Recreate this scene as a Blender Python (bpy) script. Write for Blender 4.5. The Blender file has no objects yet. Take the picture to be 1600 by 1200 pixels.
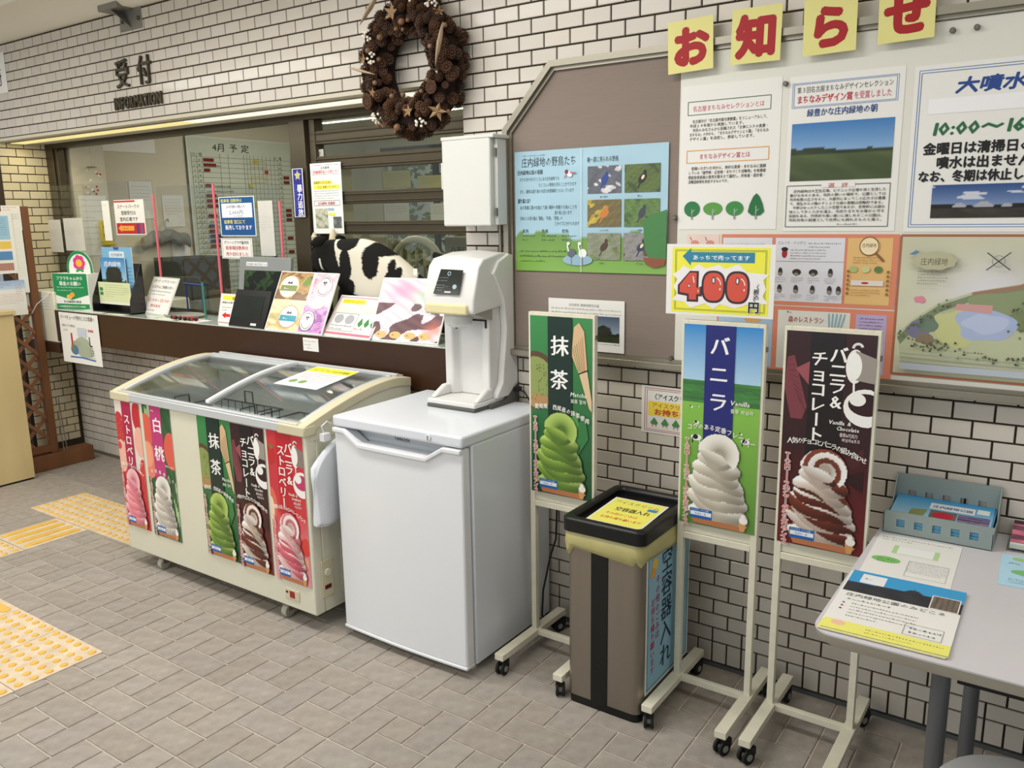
import bpy, bmesh, math, random
import numpy as np
from mathutils import Vector, Matrix
random.seed(7)
S = bpy.context.scene
COL = S.collection
# ------------------------------------------------------------------ camera
U = .055                                   # half the pitch of the wall tiles (m)
F = 1297.48
CAM = np.array([12.4335408*U, -49.5386611*U, 28.1542472*U+.098])
YAW, PITCH, ROLL = .608810436, .200350128, -.0155509289
def _axes(y, p, r):
    cy, sy, cp, sp = math.cos(y), math.sin(y), math.cos(p), math.sin(p)
    fw = np.array([-sy*cp, cy*cp, -sp]); ri = np.array([cy, sy, 0]); up = np.cross(ri, fw)
    cr, sr = math.cos(r), math.sin(r)
    return cr*ri+sr*up, -sr*ri+cr*up, fw
AX, AY, AZ = _axes(YAW, PITCH, ROLL)
cd = bpy.data.cameras.new('camera'); cd.sensor_width = 36; cd.lens = F*36/1600; cd.clip_start = .05; cd.clip_end = 200
co = bpy.data.objects.new('camera', cd); COL.objects.link(co)
co.matrix_world = Matrix([[AX[0], AY[0], -AZ[0], CAM[0]], [AX[1], AY[1], -AZ[1], CAM[1]], [AX[2], AY[2], -AZ[2], CAM[2]], [0, 0, 0, 1]])
S.camera = co
# ------------------------------------------------------------------ world, lights, exposure
w = bpy.data.worlds.new('world'); S.world = w; w.use_nodes = True
bg = w.node_tree.nodes['Background']; bg.inputs[0].default_value = (.86, .93, 1, 1); bg.inputs[1].default_value = .36
S.view_settings.view_transform = 'Standard'; S.view_settings.look = 'None'; S.view_settings.gamma = 1
S.view_settings.exposure = -0.04; S.view_settings.use_curve_mapping = False
def area(name, loc, size, energy, color=(1, 1, 1), rot=(0, 0, 0)):
    l = bpy.data.lights.new(name, 'AREA'); l.shape = 'RECTANGLE'; l.size, l.size_y = size; l.energy = energy; l.color = color
    o = bpy.data.objects.new(name, l); COL.objects.link(o); o.location = loc; o.rotation_euler = rot; return o
area('ceiling_lamp_light', (-1.7, -1.15, 2.7), (2.6, .3), 44, (1, .97, .93))
area('ceiling_lamp_light', (1.4, -1.25, 2.7), (2.4, .3), 17, (1, .97, .93))
area('ceiling_lamp_light', (-4.6, -1.5, 2.7), (2.0, .3), 36, (1, .96, .88))
area('ceiling_lamp_light', (-2.8, -3.2, 2.7), (2.6, .3), 44, (1, .98, .95))
area('office_lamp_light', (-3.4, 1.7, 2.6), (2.2, .5), 34, (1, .95, .82))
area('window_daylight', (-3.2, -6.5, 1.7), (7, 2.2), 75, (.9, .96, 1), (math.radians(90), 0, 0))
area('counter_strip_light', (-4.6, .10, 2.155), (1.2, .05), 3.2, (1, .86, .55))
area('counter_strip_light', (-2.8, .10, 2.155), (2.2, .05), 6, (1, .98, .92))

# ------------------------------------------------------------------ materials
def lin(c):
    if isinstance(c, str):
        c = c.lstrip('#'); c = c if len(c) == 6 else ''.join(x*2 for x in c); c = tuple(int(c[i:i+2], 16)/255 for i in (0, 2, 4))
    return tuple(x/12.92 if x <= .04045 else ((x+.055)/1.055)**2.4 for x in c[:3])
MATS = {}
def mat(name, color, rough=.5, metal=0., var=.06, scale=14., spec=.5, bump=0., rnd=0., trans=0., alpha=1., coat=0., color2=None, stretch=None, emit=0., ior=1.45):
    if name in MATS: return MATS[name]
    m = bpy.data.materials.new(name); m.use_nodes = True; nt = m.node_tree; N = nt.nodes; L = nt.links
    b = N['Principled BSDF']; c = lin(color)
    tc = N.new('ShaderNodeTexCoord'); no = N.new('ShaderNodeTexNoise'); no.inputs['Scale'].default_value = scale; no.inputs['Detail'].default_value = 5
    if stretch:
        mp = N.new('ShaderNodeMapping'); mp.inputs['Scale'].default_value = stretch; L.new(tc.outputs['Object'], mp.inputs[0]); L.new(mp.outputs[0], no.inputs['Vector'])
    else: L.new(tc.outputs['Object'], no.inputs['Vector'])
    mx = N.new('ShaderNodeMix'); mx.data_type = 'RGBA'
    c2 = lin(color2) if color2 else tuple(min(1, x*(1+var*1.5)) for x in c)
    mx.inputs[6].default_value = (*[x*(1-var) for x in c], 1); mx.inputs[7].default_value = (*c2, 1)
    L.new(no.outputs[0], mx.inputs[0]); out = mx.outputs[2]
    if rnd:
        oi = N.new('ShaderNodeObjectInfo'); hs = N.new('ShaderNodeHueSaturation')
        mr = N.new('ShaderNodeMapRange'); mr.inputs[3].default_value = 1-rnd; mr.inputs[4].default_value = 1+rnd
        L.new(oi.outputs['Random'], mr.inputs[0]); L.new(mr.outputs[0], hs.inputs['Value']); L.new(out, hs.inputs['Color']); out = hs.outputs[0]
        mr2 = N.new('ShaderNodeMapRange'); mr2.inputs[3].default_value = .8; mr2.inputs[4].default_value = 1.05
        wn = N.new('ShaderNodeTexWhiteNoise'); wn.noise_dimensions = '1D'; L.new(oi.outputs['Random'], wn.inputs['W']); L.new(wn.outputs[0], mr2.inputs[0]); L.new(mr2.outputs[0], hs.inputs['Saturation'])
    L.new(out, b.inputs['Base Color'])
    b.inputs['Roughness'].default_value = rough; b.inputs['Metallic'].default_value = metal
    b.inputs['Specular IOR Level'].default_value = spec; b.inputs['IOR'].default_value = ior
    if trans: b.inputs['Transmission Weight'].default_value = trans
    if coat: b.inputs['Coat Weight'].default_value = coat; b.inputs['Coat Roughness'].default_value = .08
    b.inputs['Alpha'].default_value = alpha
    if emit: L.new(out, b.inputs['Emission Color']); b.inputs['Emission Strength'].default_value = emit
    if bump:
        bp = N.new('ShaderNodeBump'); bp.inputs['Strength'].default_value = bump; bp.inputs['Distance'].default_value = .002
        n2 = N.new('ShaderNodeTexNoise'); n2.inputs['Scale'].default_value = scale*6; n2.inputs['Detail'].default_value = 4
        L.new(tc.outputs['Object'], n2.inputs['Vector']); L.new(n2.outputs[0], bp.inputs['Height']); L.new(bp.outputs[0], b.inputs['Normal'])
    MATS[name] = m; return m
def glassmat(name, color=(1, 1, 1), rough=.02, refl=.12, top=.5):
    if name in MATS: return MATS[name]
    m = bpy.data.materials.new(name); m.use_nodes = True; nt = m.node_tree; N = nt.nodes; L = nt.links
    N.remove(N['Principled BSDF']); o = N['Material Output']
    t = N.new('ShaderNodeBsdfTransparent'); t.inputs[0].default_value = (*color, 1)
    g = N.new('ShaderNodeBsdfGlossy'); g.inputs['Roughness'].default_value = rough
    lw = N.new('ShaderNodeLayerWeight'); lw.inputs[0].default_value = .35
    mr = N.new('ShaderNodeMapRange'); mr.inputs[3].default_value = refl; mr.inputs[4].default_value = min(1, refl+top)
    L.new(lw.outputs['Fresnel'], mr.inputs[0])
    mx = N.new('ShaderNodeMixShader'); L.new(mr.outputs[0], mx.inputs[0]); L.new(t.outputs[0], mx.inputs[1]); L.new(g.outputs[0], mx.inputs[2]); L.new(mx.outputs[0], o.inputs[0])
    MATS[name] = m; return m
def printmat(name, rough, coat=0.):
    m = bpy.data.materials.new(name); m.use_nodes = True; nt = m.node_tree
    a = nt.nodes.new('ShaderNodeAttribute'); a.attribute_name = 'Col'; b = nt.nodes['Principled BSDF']
    nt.links.new(a.outputs['Color'], b.inputs['Base Color']); b.inputs['Roughness'].default_value = rough
    b.inputs['Specular IOR Level'].default_value = .35
    if coat: b.inputs['Coat Weight'].default_value = coat; b.inputs['Coat Roughness'].default_value = .15
    return m
PRINT = printmat('printed_ink', .55); GLOSS = printmat('laminated_print', .35, .25)
M = dict(
 tile=mat('glazed_wall_tile', '#cec6ba', .32, var=.05, scale=3, rnd=.045, coat=.15),
 tiley=mat('glazed_side_tile', '#d2c8a8', .32, var=.05, scale=3, rnd=.05),
 grout=mat('dark_grout', '#3a3024', .9, var=.15, scale=40),
 plaster=mat('painted_plaster', '#cfc9b6', .8, var=.03, scale=3),
 ceil=mat('ceiling_board', '#ebe6d6', .8, var=.03, scale=2),
 paver=mat('stone_paver', '#8e847a', .75, var=.14, scale=26, bump=.35, rnd=.06, color2='#b2aaa0'),
 fgrout=mat('floor_grout', '#c2b8ab', .9, var=.22, scale=6),
 yellow=mat('tactile_yellow', '#dcab40', .6, var=.12, scale=22, color2='#ecc468'),
 tbase=mat('tactile_base_worn', '#cfb898', .7, var=.3, scale=16, color2='#eedfc8'),
 alu=mat('brushed_aluminium', '#918c7e', .4, metal=.75, var=.06, scale=8, stretch=(1, 20, 20)),
 dalu=mat('bronze_aluminium', '#4a4232', .42, metal=.55, var=.08),
 brown=mat('brown_laminate', '#38200f', .38, var=.12, scale=5, stretch=(1, 8, 8)),
 wood=mat('stained_lattice_wood', '#5f3a22', .6, var=.25, scale=9, stretch=(1, 1, .12), color2='#8a5c38'),
 lath=mat('lath_wood', '#7d5137', .62, var=.2, scale=12, color2='#9a6b4a'),
 beige=mat('beech_laminate', '#c9b381', .5, var=.07, scale=7, stretch=(1, 1, .1), color2='#d8c492'),
 white=mat('white_enamel', '#e6e8eb', .28, var=.02, scale=4, coat=.2),
 white2=mat('pale_blue_white_enamel', '#dde2e9', .3, var=.02, scale=3, coat=.2),
 offw=mat('offwhite_steel', '#dad8c4', .42, var=.05, scale=5),
 cream=mat('aged_cream_trim', '#cfc7a8', .45, var=.05, scale=6),
 standw=mat('chipped_white_paint', '#dcd8c4', .45, var=.1, scale=30),
 boxw=mat('light_grey_box_paint', '#d4d5cf', .4, var=.02),
 steel=mat('stainless_steel', '#938b80', .34, metal=.8, var=.08, scale=9, stretch=(3, 3, .3)),
 black=mat('black_plastic', '#0c0c0d', .35, var=.1),
 rubber=mat('black_rubber', '#15140f', .7, var=.1),
 hub=mat('grey_wheel_hub', '#8f9291', .4),
 cloth=mat('taupe_board_cloth', '#877a71', .9, var=.05, scale=12, bump=.1, stretch=(1, 1, 10)),
 wboard=mat('white_board_panel', '#dddcd2', .5, var=.02, scale=3),
 paper=mat('white_paper', '#e8e7e2', .7, var=.02, scale=5),
 tabletop=mat('grey_white_laminate', '#cfccd0', .42, var=.05, scale=5),
 edge=mat('table_edge_band', '#a8a294', .5, var=.05),
 tube=mat('grey_painted_tube', '#66686b', .35, metal=.3, var=.06),
 plas=mat('clouded_plastic', '#e6e7e4', .3, var=.05, trans=.25),
 tray=mat('grey_green_plastic', '#8d9a97', .45, var=.03),
 mw=mat('machine_white_plastic', '#dad9d6', .38, var=.02),
 mg=mat('machine_grey_plastic', '#98958c', .45, var=.02),
 mdk=mat('machine_dark_grey', '#54544f', .5),
 mcream=mat('machine_cream_lever', '#dcd2a4', .45),
 bag=mat('yellow_bin_bag', '#d8cf8c', .3, var=.12, scale=18, trans=.35, bump=.3),
 wbag=mat('white_plastic_bag', '#d8dce2', .4, var=.04, scale=12),
 glass=glassmat('freezer_glass', (.96, .98, .975), .03, .05, .5),
 pane=glassmat('window_pane', (.90, .92, .86), .02, .03, .3),
 acry=glassmat('acrylic_sheet', (.95, .965, .955), .03, .015, .12),
 pink=mat('pink_tape', '#dd6b78', .5),
 inner=mat('freezer_liner', '#d4d8d8', .35, var=.05, coat=.3),
 frost=mat('yellowed_frost', '#dde0a8', .8, var=.12, scale=20, bump=.5),
 wire=mat('wire_basket', '#52565a', .35, metal=.7),
 cone=mat('pine_cone_scale', '#3a2214', .8, var=.35, scale=60, rnd=.3, color2='#5f3d22'),
 nut=mat('dried_nut', '#7a573c', .6, var=.2, scale=30, rnd=.2),
 dark=mat('dark_moss', '#21130b', .95, var=.3, scale=40),
 berry=mat('white_berry', '#e0d8c8', .6, rnd=.1),
 star=mat('dried_star', '#9a7c58', .7, rnd=.15),
 pod=mat('pale_seed_pod', '#b7a084', .7, var=.3, scale=30, stretch=(1, 6, 6)),
 letter=mat('oxidised_metal_letter', '#4a4335', .5, metal=.5, var=.2, scale=30),
 pin=mat('steel_magnet', '#6f6c64', .35, metal=.8),
 brk=mat('galvanised_bracket', '#8d8b84', .45, metal=.6, var=.1),
 dkgrey=mat('dark_office_grey', '#3c403a', .6, var=.1),
 olive=mat('office_grey_green', '#7c8078', .6, var=.1),
 screen=mat('dark_glass_screen', '#0d1412', .12, var=.3, scale=5, coat=.6, color2='#26312e'),
 sgrey=mat('silver_plastic', '#8e9290', .4, metal=.2),
 cord=mat('cord_black', '#0e0e0e', .5),
 leaf=mat('hedge_leaf', '#5d7a2c', .7, var=.4, scale=4, color2='#cfd67a'),
 holder=mat('smoked_black_plastic', '#141414', .25, var=.1, coat=.3),
 btape=mat('blue_plastic', '#1f2f6e', .4),
 yplast=mat('yellow_plastic', '#d6bf2c', .45),
 redp=mat('red_beads', '#a01722', .35), blk=mat('black_beads', '#120c0c', .35), green=mat('green_stick', '#3f7f66', .45),
)

# ------------------------------------------------------------------ px -> real point on a real plane
def ray(px): return AZ+AX*(px[0]-800)/F-AY*(px[1]-600)/F
def onY(px, y=0.): d = ray(px); return CAM+(y-CAM[1])/d[1]*d
def onZ(px, z=0.): d = ray(px); return CAM+(z-CAM[2])/d[2]*d
def onX(px, x=0.): d = ray(px); return CAM+(x-CAM[0])/d[0]*d
def pj(P):
    d = np.asarray(P, float)-CAM; z = d@AZ
    return 800+F*(d@AX)/z, 600-F*(d@AY)/z, z

# ------------------------------------------------------------------ mesh helpers
class MB:
    def __init__(s): s.v = []; s.f = []; s.m = []; s.mi = 0
    def add(s, vs, fs):
        n = len(s.v); s.v += [tuple(map(float, p)) for p in vs]; s.f += [tuple(i+n for i in f) for f in fs]; s.m += [s.mi]*len(fs); return s
    def box(s, x0, x1, y0, y1, z0, z1):
        return s.add([(x0, y0, z0), (x1, y0, z0), (x1, y1, z0), (x0, y1, z0), (x0, y0, z1), (x1, y0, z1), (x1, y1, z1), (x0, y1, z1)],
                     [(0, 3, 2, 1), (4, 5, 6, 7), (0, 1, 5, 4), (1, 2, 6, 5), (2, 3, 7, 6), (3, 0, 4, 7)])
    def prism(s, pts, axis, a, b):
        n = len(pts)
        def P(p, t): return {'x': (t, p[0], p[1]), 'y': (p[0], t, p[1]), 'z': (p[0], p[1], t)}[axis]
        vs = [P(p, a) for p in pts]+[P(p, b) for p in pts]
        fs = [tuple(range(n))[::-1], tuple(range(n, 2*n))]+[(i, (i+1) % n, n+(i+1) % n, n+i) for i in range(n)]
        return s.add(vs, fs)
    def ring(s, secs, closed_ends=True, close_loop=False):
        n = len(secs[0]); vs = [p for r in secs for p in r]; fs = []
        K = len(secs)
        for k in range(K if close_loop else K-1):
            for i in range(n): fs.append((k*n+i, k*n+(i+1) % n, ((k+1) % K)*n+(i+1) % n, ((k+1) % K)*n+i))
        if closed_ends and not close_loop: fs += [tuple(range(n))[::-1], tuple(range((K-1)*n, K*n))]
        return s.add(vs, fs)
    def cyl(s, p0, p1, r0, r1=None, n=16):
        r1 = r0 if r1 is None else r1; p0 = Vector(p0); p1 = Vector(p1); d = (p1-p0).normalized()
        a = d.orthogonal().normalized(); b = d.cross(a)
        cs = [(math.cos(2*math.pi*i/n), math.sin(2*math.pi*i/n)) for i in range(n)]
        return s.ring([[p0+(a*c+b*t)*r0 for c, t in cs], [p1+(a*c+b*t)*r1 for c, t in cs]])
    def tube(s, pts, r, n=8, close=False):
        pts = [Vector(p) for p in pts]; secs = []; a = None
        for i, p in enumerate(pts):
            if close: d = (pts[(i+1) % len(pts)]-pts[i-1]).normalized()
            else: d = (pts[min(i+1, len(pts)-1)]-pts[max(i-1, 0)]).normalized()
            if a is None: a = d.orthogonal().normalized()
            a = (a-d*a.dot(d)); a = a.normalized() if a.length > 1e-6 else d.orthogonal().normalized()
            b = d.cross(a); secs.append([p+(a*math.cos(2*math.pi*k/n)+b*math.sin(2*math.pi*k/n))*r for k in range(n)])
        return s.ring(secs, close_loop=close)
    def lathe(s, prof, n=20, cx=0, cy=0):
        return s.ring([[(cx+r*math.cos(2*math.pi*i/n), cy+r*math.sin(2*math.pi*i/n), z) for i in range(n)] for r, z in prof])
    def sphere(s, c, r, n=10, sz=1.):
        pr = [(max(1e-4, r*math.sin(math.pi*k/n)), -r*sz*math.cos(math.pi*k/n)+c[2]) for k in range(n+1)]
        return s.lathe(pr, n+4, c[0], c[1])
    def build(s, name, m, parent=None, bevel=0., smooth=True, seg=2, struct=False):
        me = bpy.data.meshes.new(name); me.from_pydata(s.v, [], s.f); me.validate()
        ms = m if isinstance(m, (list, tuple)) else [m]
        for x in ms: me.materials.append(x)
        if len(ms) > 1: me.polygons.foreach_set('material_index', s.m)
        bm = bmesh.new(); bm.from_mesh(me); bmesh.ops.recalc_face_normals(bm, faces=bm.faces); bm.to_mesh(me); bm.free()
        if smooth: me.polygons.foreach_set('use_smooth', [True]*len(me.polygons)); me.set_sharp_from_angle(angle=math.radians(34))
        o = bpy.data.objects.new(name, me); COL.objects.link(o)
        if parent: o.parent = parent
        if bevel:
            b = o.modifiers.new('bevel', 'BEVEL'); b.width = bevel; b.segments = seg; b.limit_method = 'ANGLE'; b.angle_limit = math.radians(34)
        if struct: o['kind'] = 'structure'
        return o
def tag(o, label, cat, group=None):
    o['label'] = label; o['category'] = cat
    if group: o['group'] = group
    return o
def thing(name, label, cat, loc=(0, 0, 0), rotz=0., group=None, matrix=None):
    o = bpy.data.objects.new(name, None); COL.objects.link(o); o.empty_display_size = .05
    if matrix is not None: o.matrix_world = matrix
    else: o.location = loc; o.rotation_euler = (0, 0, rotz)
    return tag(o, label, cat, group)
def bx(*a): return MB().box(*a)
def copyobj(o, parent, loc=None, rot=None, scale=None, world=None):
    c = o.copy(); COL.objects.link(c); c.parent = parent
    if world is not None: c.matrix_local = world
    if loc is not None: c.location = loc
    if rot is not None: c.rotation_euler = rot
    if scale is not None: c.scale = scale
    return c

# ------------------------------------------------------------------ glyphs and printed canvases
GC = {}
_fc = bpy.data.curves.new('glyph', 'FONT'); _fo = bpy.data.objects.new('glyph', _fc); COL.objects.link(_fo); _fo['label'] = ''
def glyph(ch, bold=0., res=2):
    k = (ch, round(bold, 3), res)
    if k not in GC:
        _fc.body = ch; _fc.offset = bold; _fc.resolution_u = res; _fc.size = 1
        dg = bpy.context.evaluated_depsgraph_get(); dg.update()
        me = _fo.evaluated_get(dg).to_mesh()
        V = np.array([v.co[:2] for v in me.vertices]).reshape(-1, 2); Fc = [tuple(p.vertices) for p in me.polygons]
        _fo.evaluated_get(dg).to_mesh_clear()
        cjk = ord(ch) > 0x2000
        adv = 1. if cjk else ((V[:, 0].max()+.07) if len(V) else .3)
        GC[k] = (V, Fc, adv)
    return GC[k]
class Canvas:
    """flat print built as layered, coloured outlines; x right, y up, metres"""
    def __init__(s, w, h, dz=.00022): s.w = w; s.h = h; s.parts = {}; s.cur = 'printed_graphics'; s.k = 1; s.dz = dz; s.clip = True
    def part(s, n): s.cur = n; return s
    def _add(s, V, Fs, C, z=None):
        p = s.parts.setdefault(s.cur, [[], [], []]); n = len(p[0])
        zz = s.k*s.dz if z is None else z
        for v in V: p[0].append((v[0], v[1], zz))
        p[1] += [tuple(i+n for i in f) for f in Fs]
        p[2] += C if isinstance(C, list) else [C]*len(V)
        s.k += .35 if z is None else 0
    def poly(s, pts, c):
        pts = [(min(max(x, 0), s.w), min(max(y, 0), s.h)) for x, y in pts] if s.clip else pts
        s._add(pts, [tuple(range(len(pts)))], lin(c)); return s
    def rect(s, x, y, w, h, c): return s.poly([(x, y), (x+w, y), (x+w, y+h), (x, y+h)], c)
    def grad(s, x, y, w, h, cb, ct):
        a, b = lin(cb), lin(ct); s._add([(x, y), (x+w, y), (x+w, y+h), (x, y+h)], [(0, 1, 2, 3)], [a, a, b, b]); return s
    def ell(s, cx, cy, rx, ry, c, n=22, rot=0., a0=0., a1=2*math.pi):
        ca, sa = math.cos(rot), math.sin(rot); P = []
        for i in range(n):
            t = a0+(a1-a0)*i/(n if a1-a0 > 6.2 else n-1); x, y = rx*math.cos(t), ry*math.sin(t); P.append((cx+x*ca-y*sa, cy+x*sa+y*ca))
        return s.poly(P, c)
    def line(s, pts, t, c):
        V = []; Fs = []
        for (x0, y0), (x1, y1) in zip(pts[:-1], pts[1:]):
            d = math.hypot(x1-x0, y1-y0) or 1; nx, ny = -(y1-y0)/d*t/2, (x1-x0)/d*t/2; n = len(V)
            V += [(x0+nx, y0+ny), (x0-nx, y0-ny), (x1-nx, y1-ny), (x1+nx, y1+ny)]; Fs.append((n, n+1, n+2, n+3))
        s._add(V, Fs, lin(c)); return s
    def frame(s, x, y, w, h, t, c): return s.line([(x, y), (x+w, y)], t, c).line([(x+w, y), (x+w, y+h)], t, c).line([(x+w, y+h), (x, y+h)], t, c).line([(x, y+h), (x, y)], t, c)
    def arc(s, cx, cy, r, a0, a1, t, c, n=16): return s.line([(cx+r*math.cos(a0+(a1-a0)*i/n), cy+r*math.sin(a0+(a1-a0)*i/n)) for i in range(n+1)], t, c)
    def text(s, st, x, y, size, c, bold=0., fit=None, anchor='l', vert=False, pitch=None, outline=None, ow=.05, sx=1., res=1, slant=0.):
        if outline or bold > .012:
            bb = bold+(ow if outline else 0); base = dict(fit=fit, anchor=anchor, vert=vert, pitch=pitch, sx=sx, res=res, slant=slant)
            dirs = [(1, 0), (-1, 0), (0, 1), (0, -1), (.7, .7), (-.7, .7), (.7, -.7), (-.7, -.7)] if bb > .03 else [(1, .4), (-1, -.4)]
            for dx, dy in dirs: s.text(st, x+dx*size*bb*.8, y+dy*size*bb*.8, size, outline or c, 0., **base); s.k -= .3
            s.k += .3
            if outline: return s.text(st, x, y, size, c, bold, **base)
            bold = 0.
        V = []; Fs = []; pen = 0.; items = []
        for ch in st:
            if ch == ' ': items.append((None, None, pen)); pen += .45 if not vert else .6; continue
            if ch == '\u3000': pen += 1; continue
            g = glyph(ch, bold, res); items.append((g, ch, pen)); pen += (pitch or g[2]) if not vert else (pitch or 1.02)
        tot = pen*size
        k = sx if fit is None or vert else fit/tot
        kv = (fit/tot if fit else 1.) if vert else 1.
        x0 = x-(tot*k*{'l': 0, 'c': .5, 'r': 1}[anchor] if not vert else 0)
        for g, ch, p in items:
            if g is None or len(g[0]) == 0: continue
            n = len(V); G = g[0]
            if vert:
                if ch in 'ー〜-—':  G = np.stack([.5+(G[:, 1]-.38), .38-(G[:, 0]-.5)], 1)
                gx = x+(G[:, 0]-g[2]/2)*size*sx; gy = y-p*size*kv+(G[:, 1]-.88)*size
            else: gx = x0+(p+G[:, 0]+slant*G[:, 1])*size*k; gy = y+G[:, 1]*size
            V += list(zip(gx, gy)); Fs += [tuple(i+n for i in f) for f in g[1]]
        o = s.cur
        if s.cur == 'printed_graphics': s.cur = 'lettering'
        if V: s._add(V, Fs, lin(c))
        s.cur = o; return s
    def lines(s, x, y, w, n, size, c, gap=1.6, seed=1, ragged=True):
        """rows of print too small to read: broken dashes"""
        r = random.Random(seed); V = []; Fs = []
        for i in range(n):
            yy = y-i*size*gap; px = x; end = x+w*(1 if not ragged or i < n-1 else r.uniform(.4, .9))
            while px < end:
                L_ = min(size*r.uniform(.35, .9), end-px); hh = size*r.uniform(.5, .9); k = len(V); o = size*r.uniform(-.05, .08)
                V += [(px, yy+o+hh*.35), (px+L_, yy+o+hh*.35), (px+L_, yy+o+hh*.6), (px, yy+o+hh*.6)]; Fs.append((k, k+1, k+2, k+3))
                if r.random() < .6:
                    k = len(V); q = px+L_*r.uniform(.2, .6); V += [(q, yy), (q+size*.14, yy), (q+size*.14, yy+hh), (q, yy+hh)]; Fs.append((k, k+1, k+2, k+3))
                px += L_+size*r.uniform(.12, .3)
        o = s.cur
        if s.cur == 'printed_graphics': s.cur = 'lettering'
        s._add(V, Fs, lin(c)); s.cur = o; return s
    def image(s, x, y, w, h, fn, nx, ny):
        gx, gy = np.meshgrid(np.linspace(0, 1, nx+1), np.linspace(0, 1, ny+1))
        rgb = np.clip(fn(gx, gy), 0, 1); a = None
        if rgb.shape[-1] == 4: a = rgb[..., 3]; rgb = rgb[..., :3]
        C = np.where(rgb <= .04045, rgb/12.92, ((rgb+.055)/1.055)**2.4).reshape(-1, 3)
        V = np.stack([x+gx*w, y+gy*h], -1).reshape(-1, 2); Fs = []; N = nx+1
        for j in range(ny):
            for i in range(nx):
                k = j*N+i
                if a is None or min(a[j, i], a[j, i+1], a[j+1, i], a[j+1, i+1]) > .5 or (a[j, i]+a[j, i+1]+a[j+1, i]+a[j+1, i+1]) >= 2: Fs.append((k, k+1, k+N+1, k+N))
        s._add([tuple(v) for v in V], Fs, [tuple(c) for c in C]); return s
    def attach(s, parent, m=None, off=0.):
        for name, (V, Fs, C) in s.parts.items():
            me = bpy.data.meshes.new(name); me.from_pydata([(a, b, c+off) for a, b, c in V], [], Fs)
            ca = me.color_attributes.new('Col', 'FLOAT_COLOR', 'POINT'); arr = np.ones((len(V), 4), np.float32); arr[:, :3] = C; ca.data.foreach_set('color', arr.ravel())
            # keep every printed face looking outward
            bm = bmesh.new(); bm.from_mesh(me)
            for f in bm.faces:
                if f.normal.z < 0: f.normal_flip()
            bm.to_mesh(me); bm.free()
            me.materials.append(m or PRINT); o = bpy.data.objects.new(name, me); COL.objects.link(o); o.parent = parent
            if name == 'lettering': o['kind'] = 'stuff'
WALLROT = Matrix.Rotation(math.pi/2, 4, 'X')
def sheet(name, label, cat, w, h, matrix, t=.0015, m=None, group=None, bevel=0.):
    o = MB().box(0, w, 0, h, -t, 0).build(name, m or M['paper'], None, bevel, smooth=False)
    o.matrix_world = matrix; return tag(o, label, cat, group)
def wallmat(x, z, y, tilt=0.): return Matrix.Translation((x, y, z)) @ WALLROT @ Matrix.Rotation(tilt, 4, 'Z')
def wallrect(tl, br, y):
    a, b = onY(tl, y), onY(br, y); return a[0], b[2], b[0]-a[0], a[2]-b[2]
def leanmat(bl, br, tl, z, cap=.135):
    """board standing on height z: foot corners and top corner give its real width, height and lean"""
    a, b = onZ(bl, z), onZ(br, z); c = onX(tl, a[0]); L_ = math.hypot(c[1]-a[1], c[2]-a[2])
    if c[1]-a[1] > cap: c = np.array([c[0], a[1]+cap, a[2]+math.sqrt(L_*L_-cap*cap)])
    X = Vector((b[0]-a[0], b[1]-a[1], 0)); Y = Vector((0, c[1]-a[1], c[2]-a[2])); w, h = X.length, Y.length
    X.normalize(); Y.normalize(); Y = (Y-X*Y.dot(X)).normalized(); Z = X.cross(Y)
    m = Matrix([[X[0], Y[0], Z[0], a[0]], [X[1], Y[1], Z[1], a[1]], [X[2], Y[2], Z[2], a[2]], [0, 0, 0, 1]])
    return m, w, h
def hx(c): c = c.lstrip('#'); return np.array([int(c[i:i+2], 16)/255 for i in (0, 2, 4)])
def noise2(u, v, s=1, sc=8.):
    r = np.random.RandomState(s); o = np.zeros_like(u)
    for k in range(7):
        a, b, p = r.uniform(-sc, sc), r.uniform(-sc, sc), r.uniform(0, 6.3); o += np.sin(a*u*(1+k*.5)+b*v*(1+k*.5)+p)/(1+k*.35)
    return o/4

# ================================================================== STRUCTURE
def struct(name, mb, m, bevel=0.): return mb.build(name, m, None, bevel, struct=True)
TM = {}
def tilemesh(w_, h_, m, t=.008, c=.0016):
    k = (round(w_, 4), round(h_, 4), m.name)
    if k not in TM:
        a, b = w_/2, h_/2
        vs = [(-a, 0, -b), (a, 0, -b), (a, 0, b), (-a, 0, b), (-a, -t+c, -b), (a, -t+c, -b), (a, -t+c, b), (-a, -t+c, b), (-a+c, -t, -b+c), (a-c, -t, -b+c), (a-c, -t, b-c), (-a+c, -t, b-c)]
        fs = [(i, (i+1) % 4, 4+(i+1) % 4, 4+i) for i in range(4)]+[(4+i, 4+(i+1) % 4, 8+(i+1) % 4, 8+i) for i in range(4)]+[(8, 9, 10, 11)]
        me = bpy.data.meshes.new('tile'); me.from_pydata(vs, [], fs); me.materials.append(m); TM[k] = (me, vs, fs)
    return TM[k]
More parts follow.
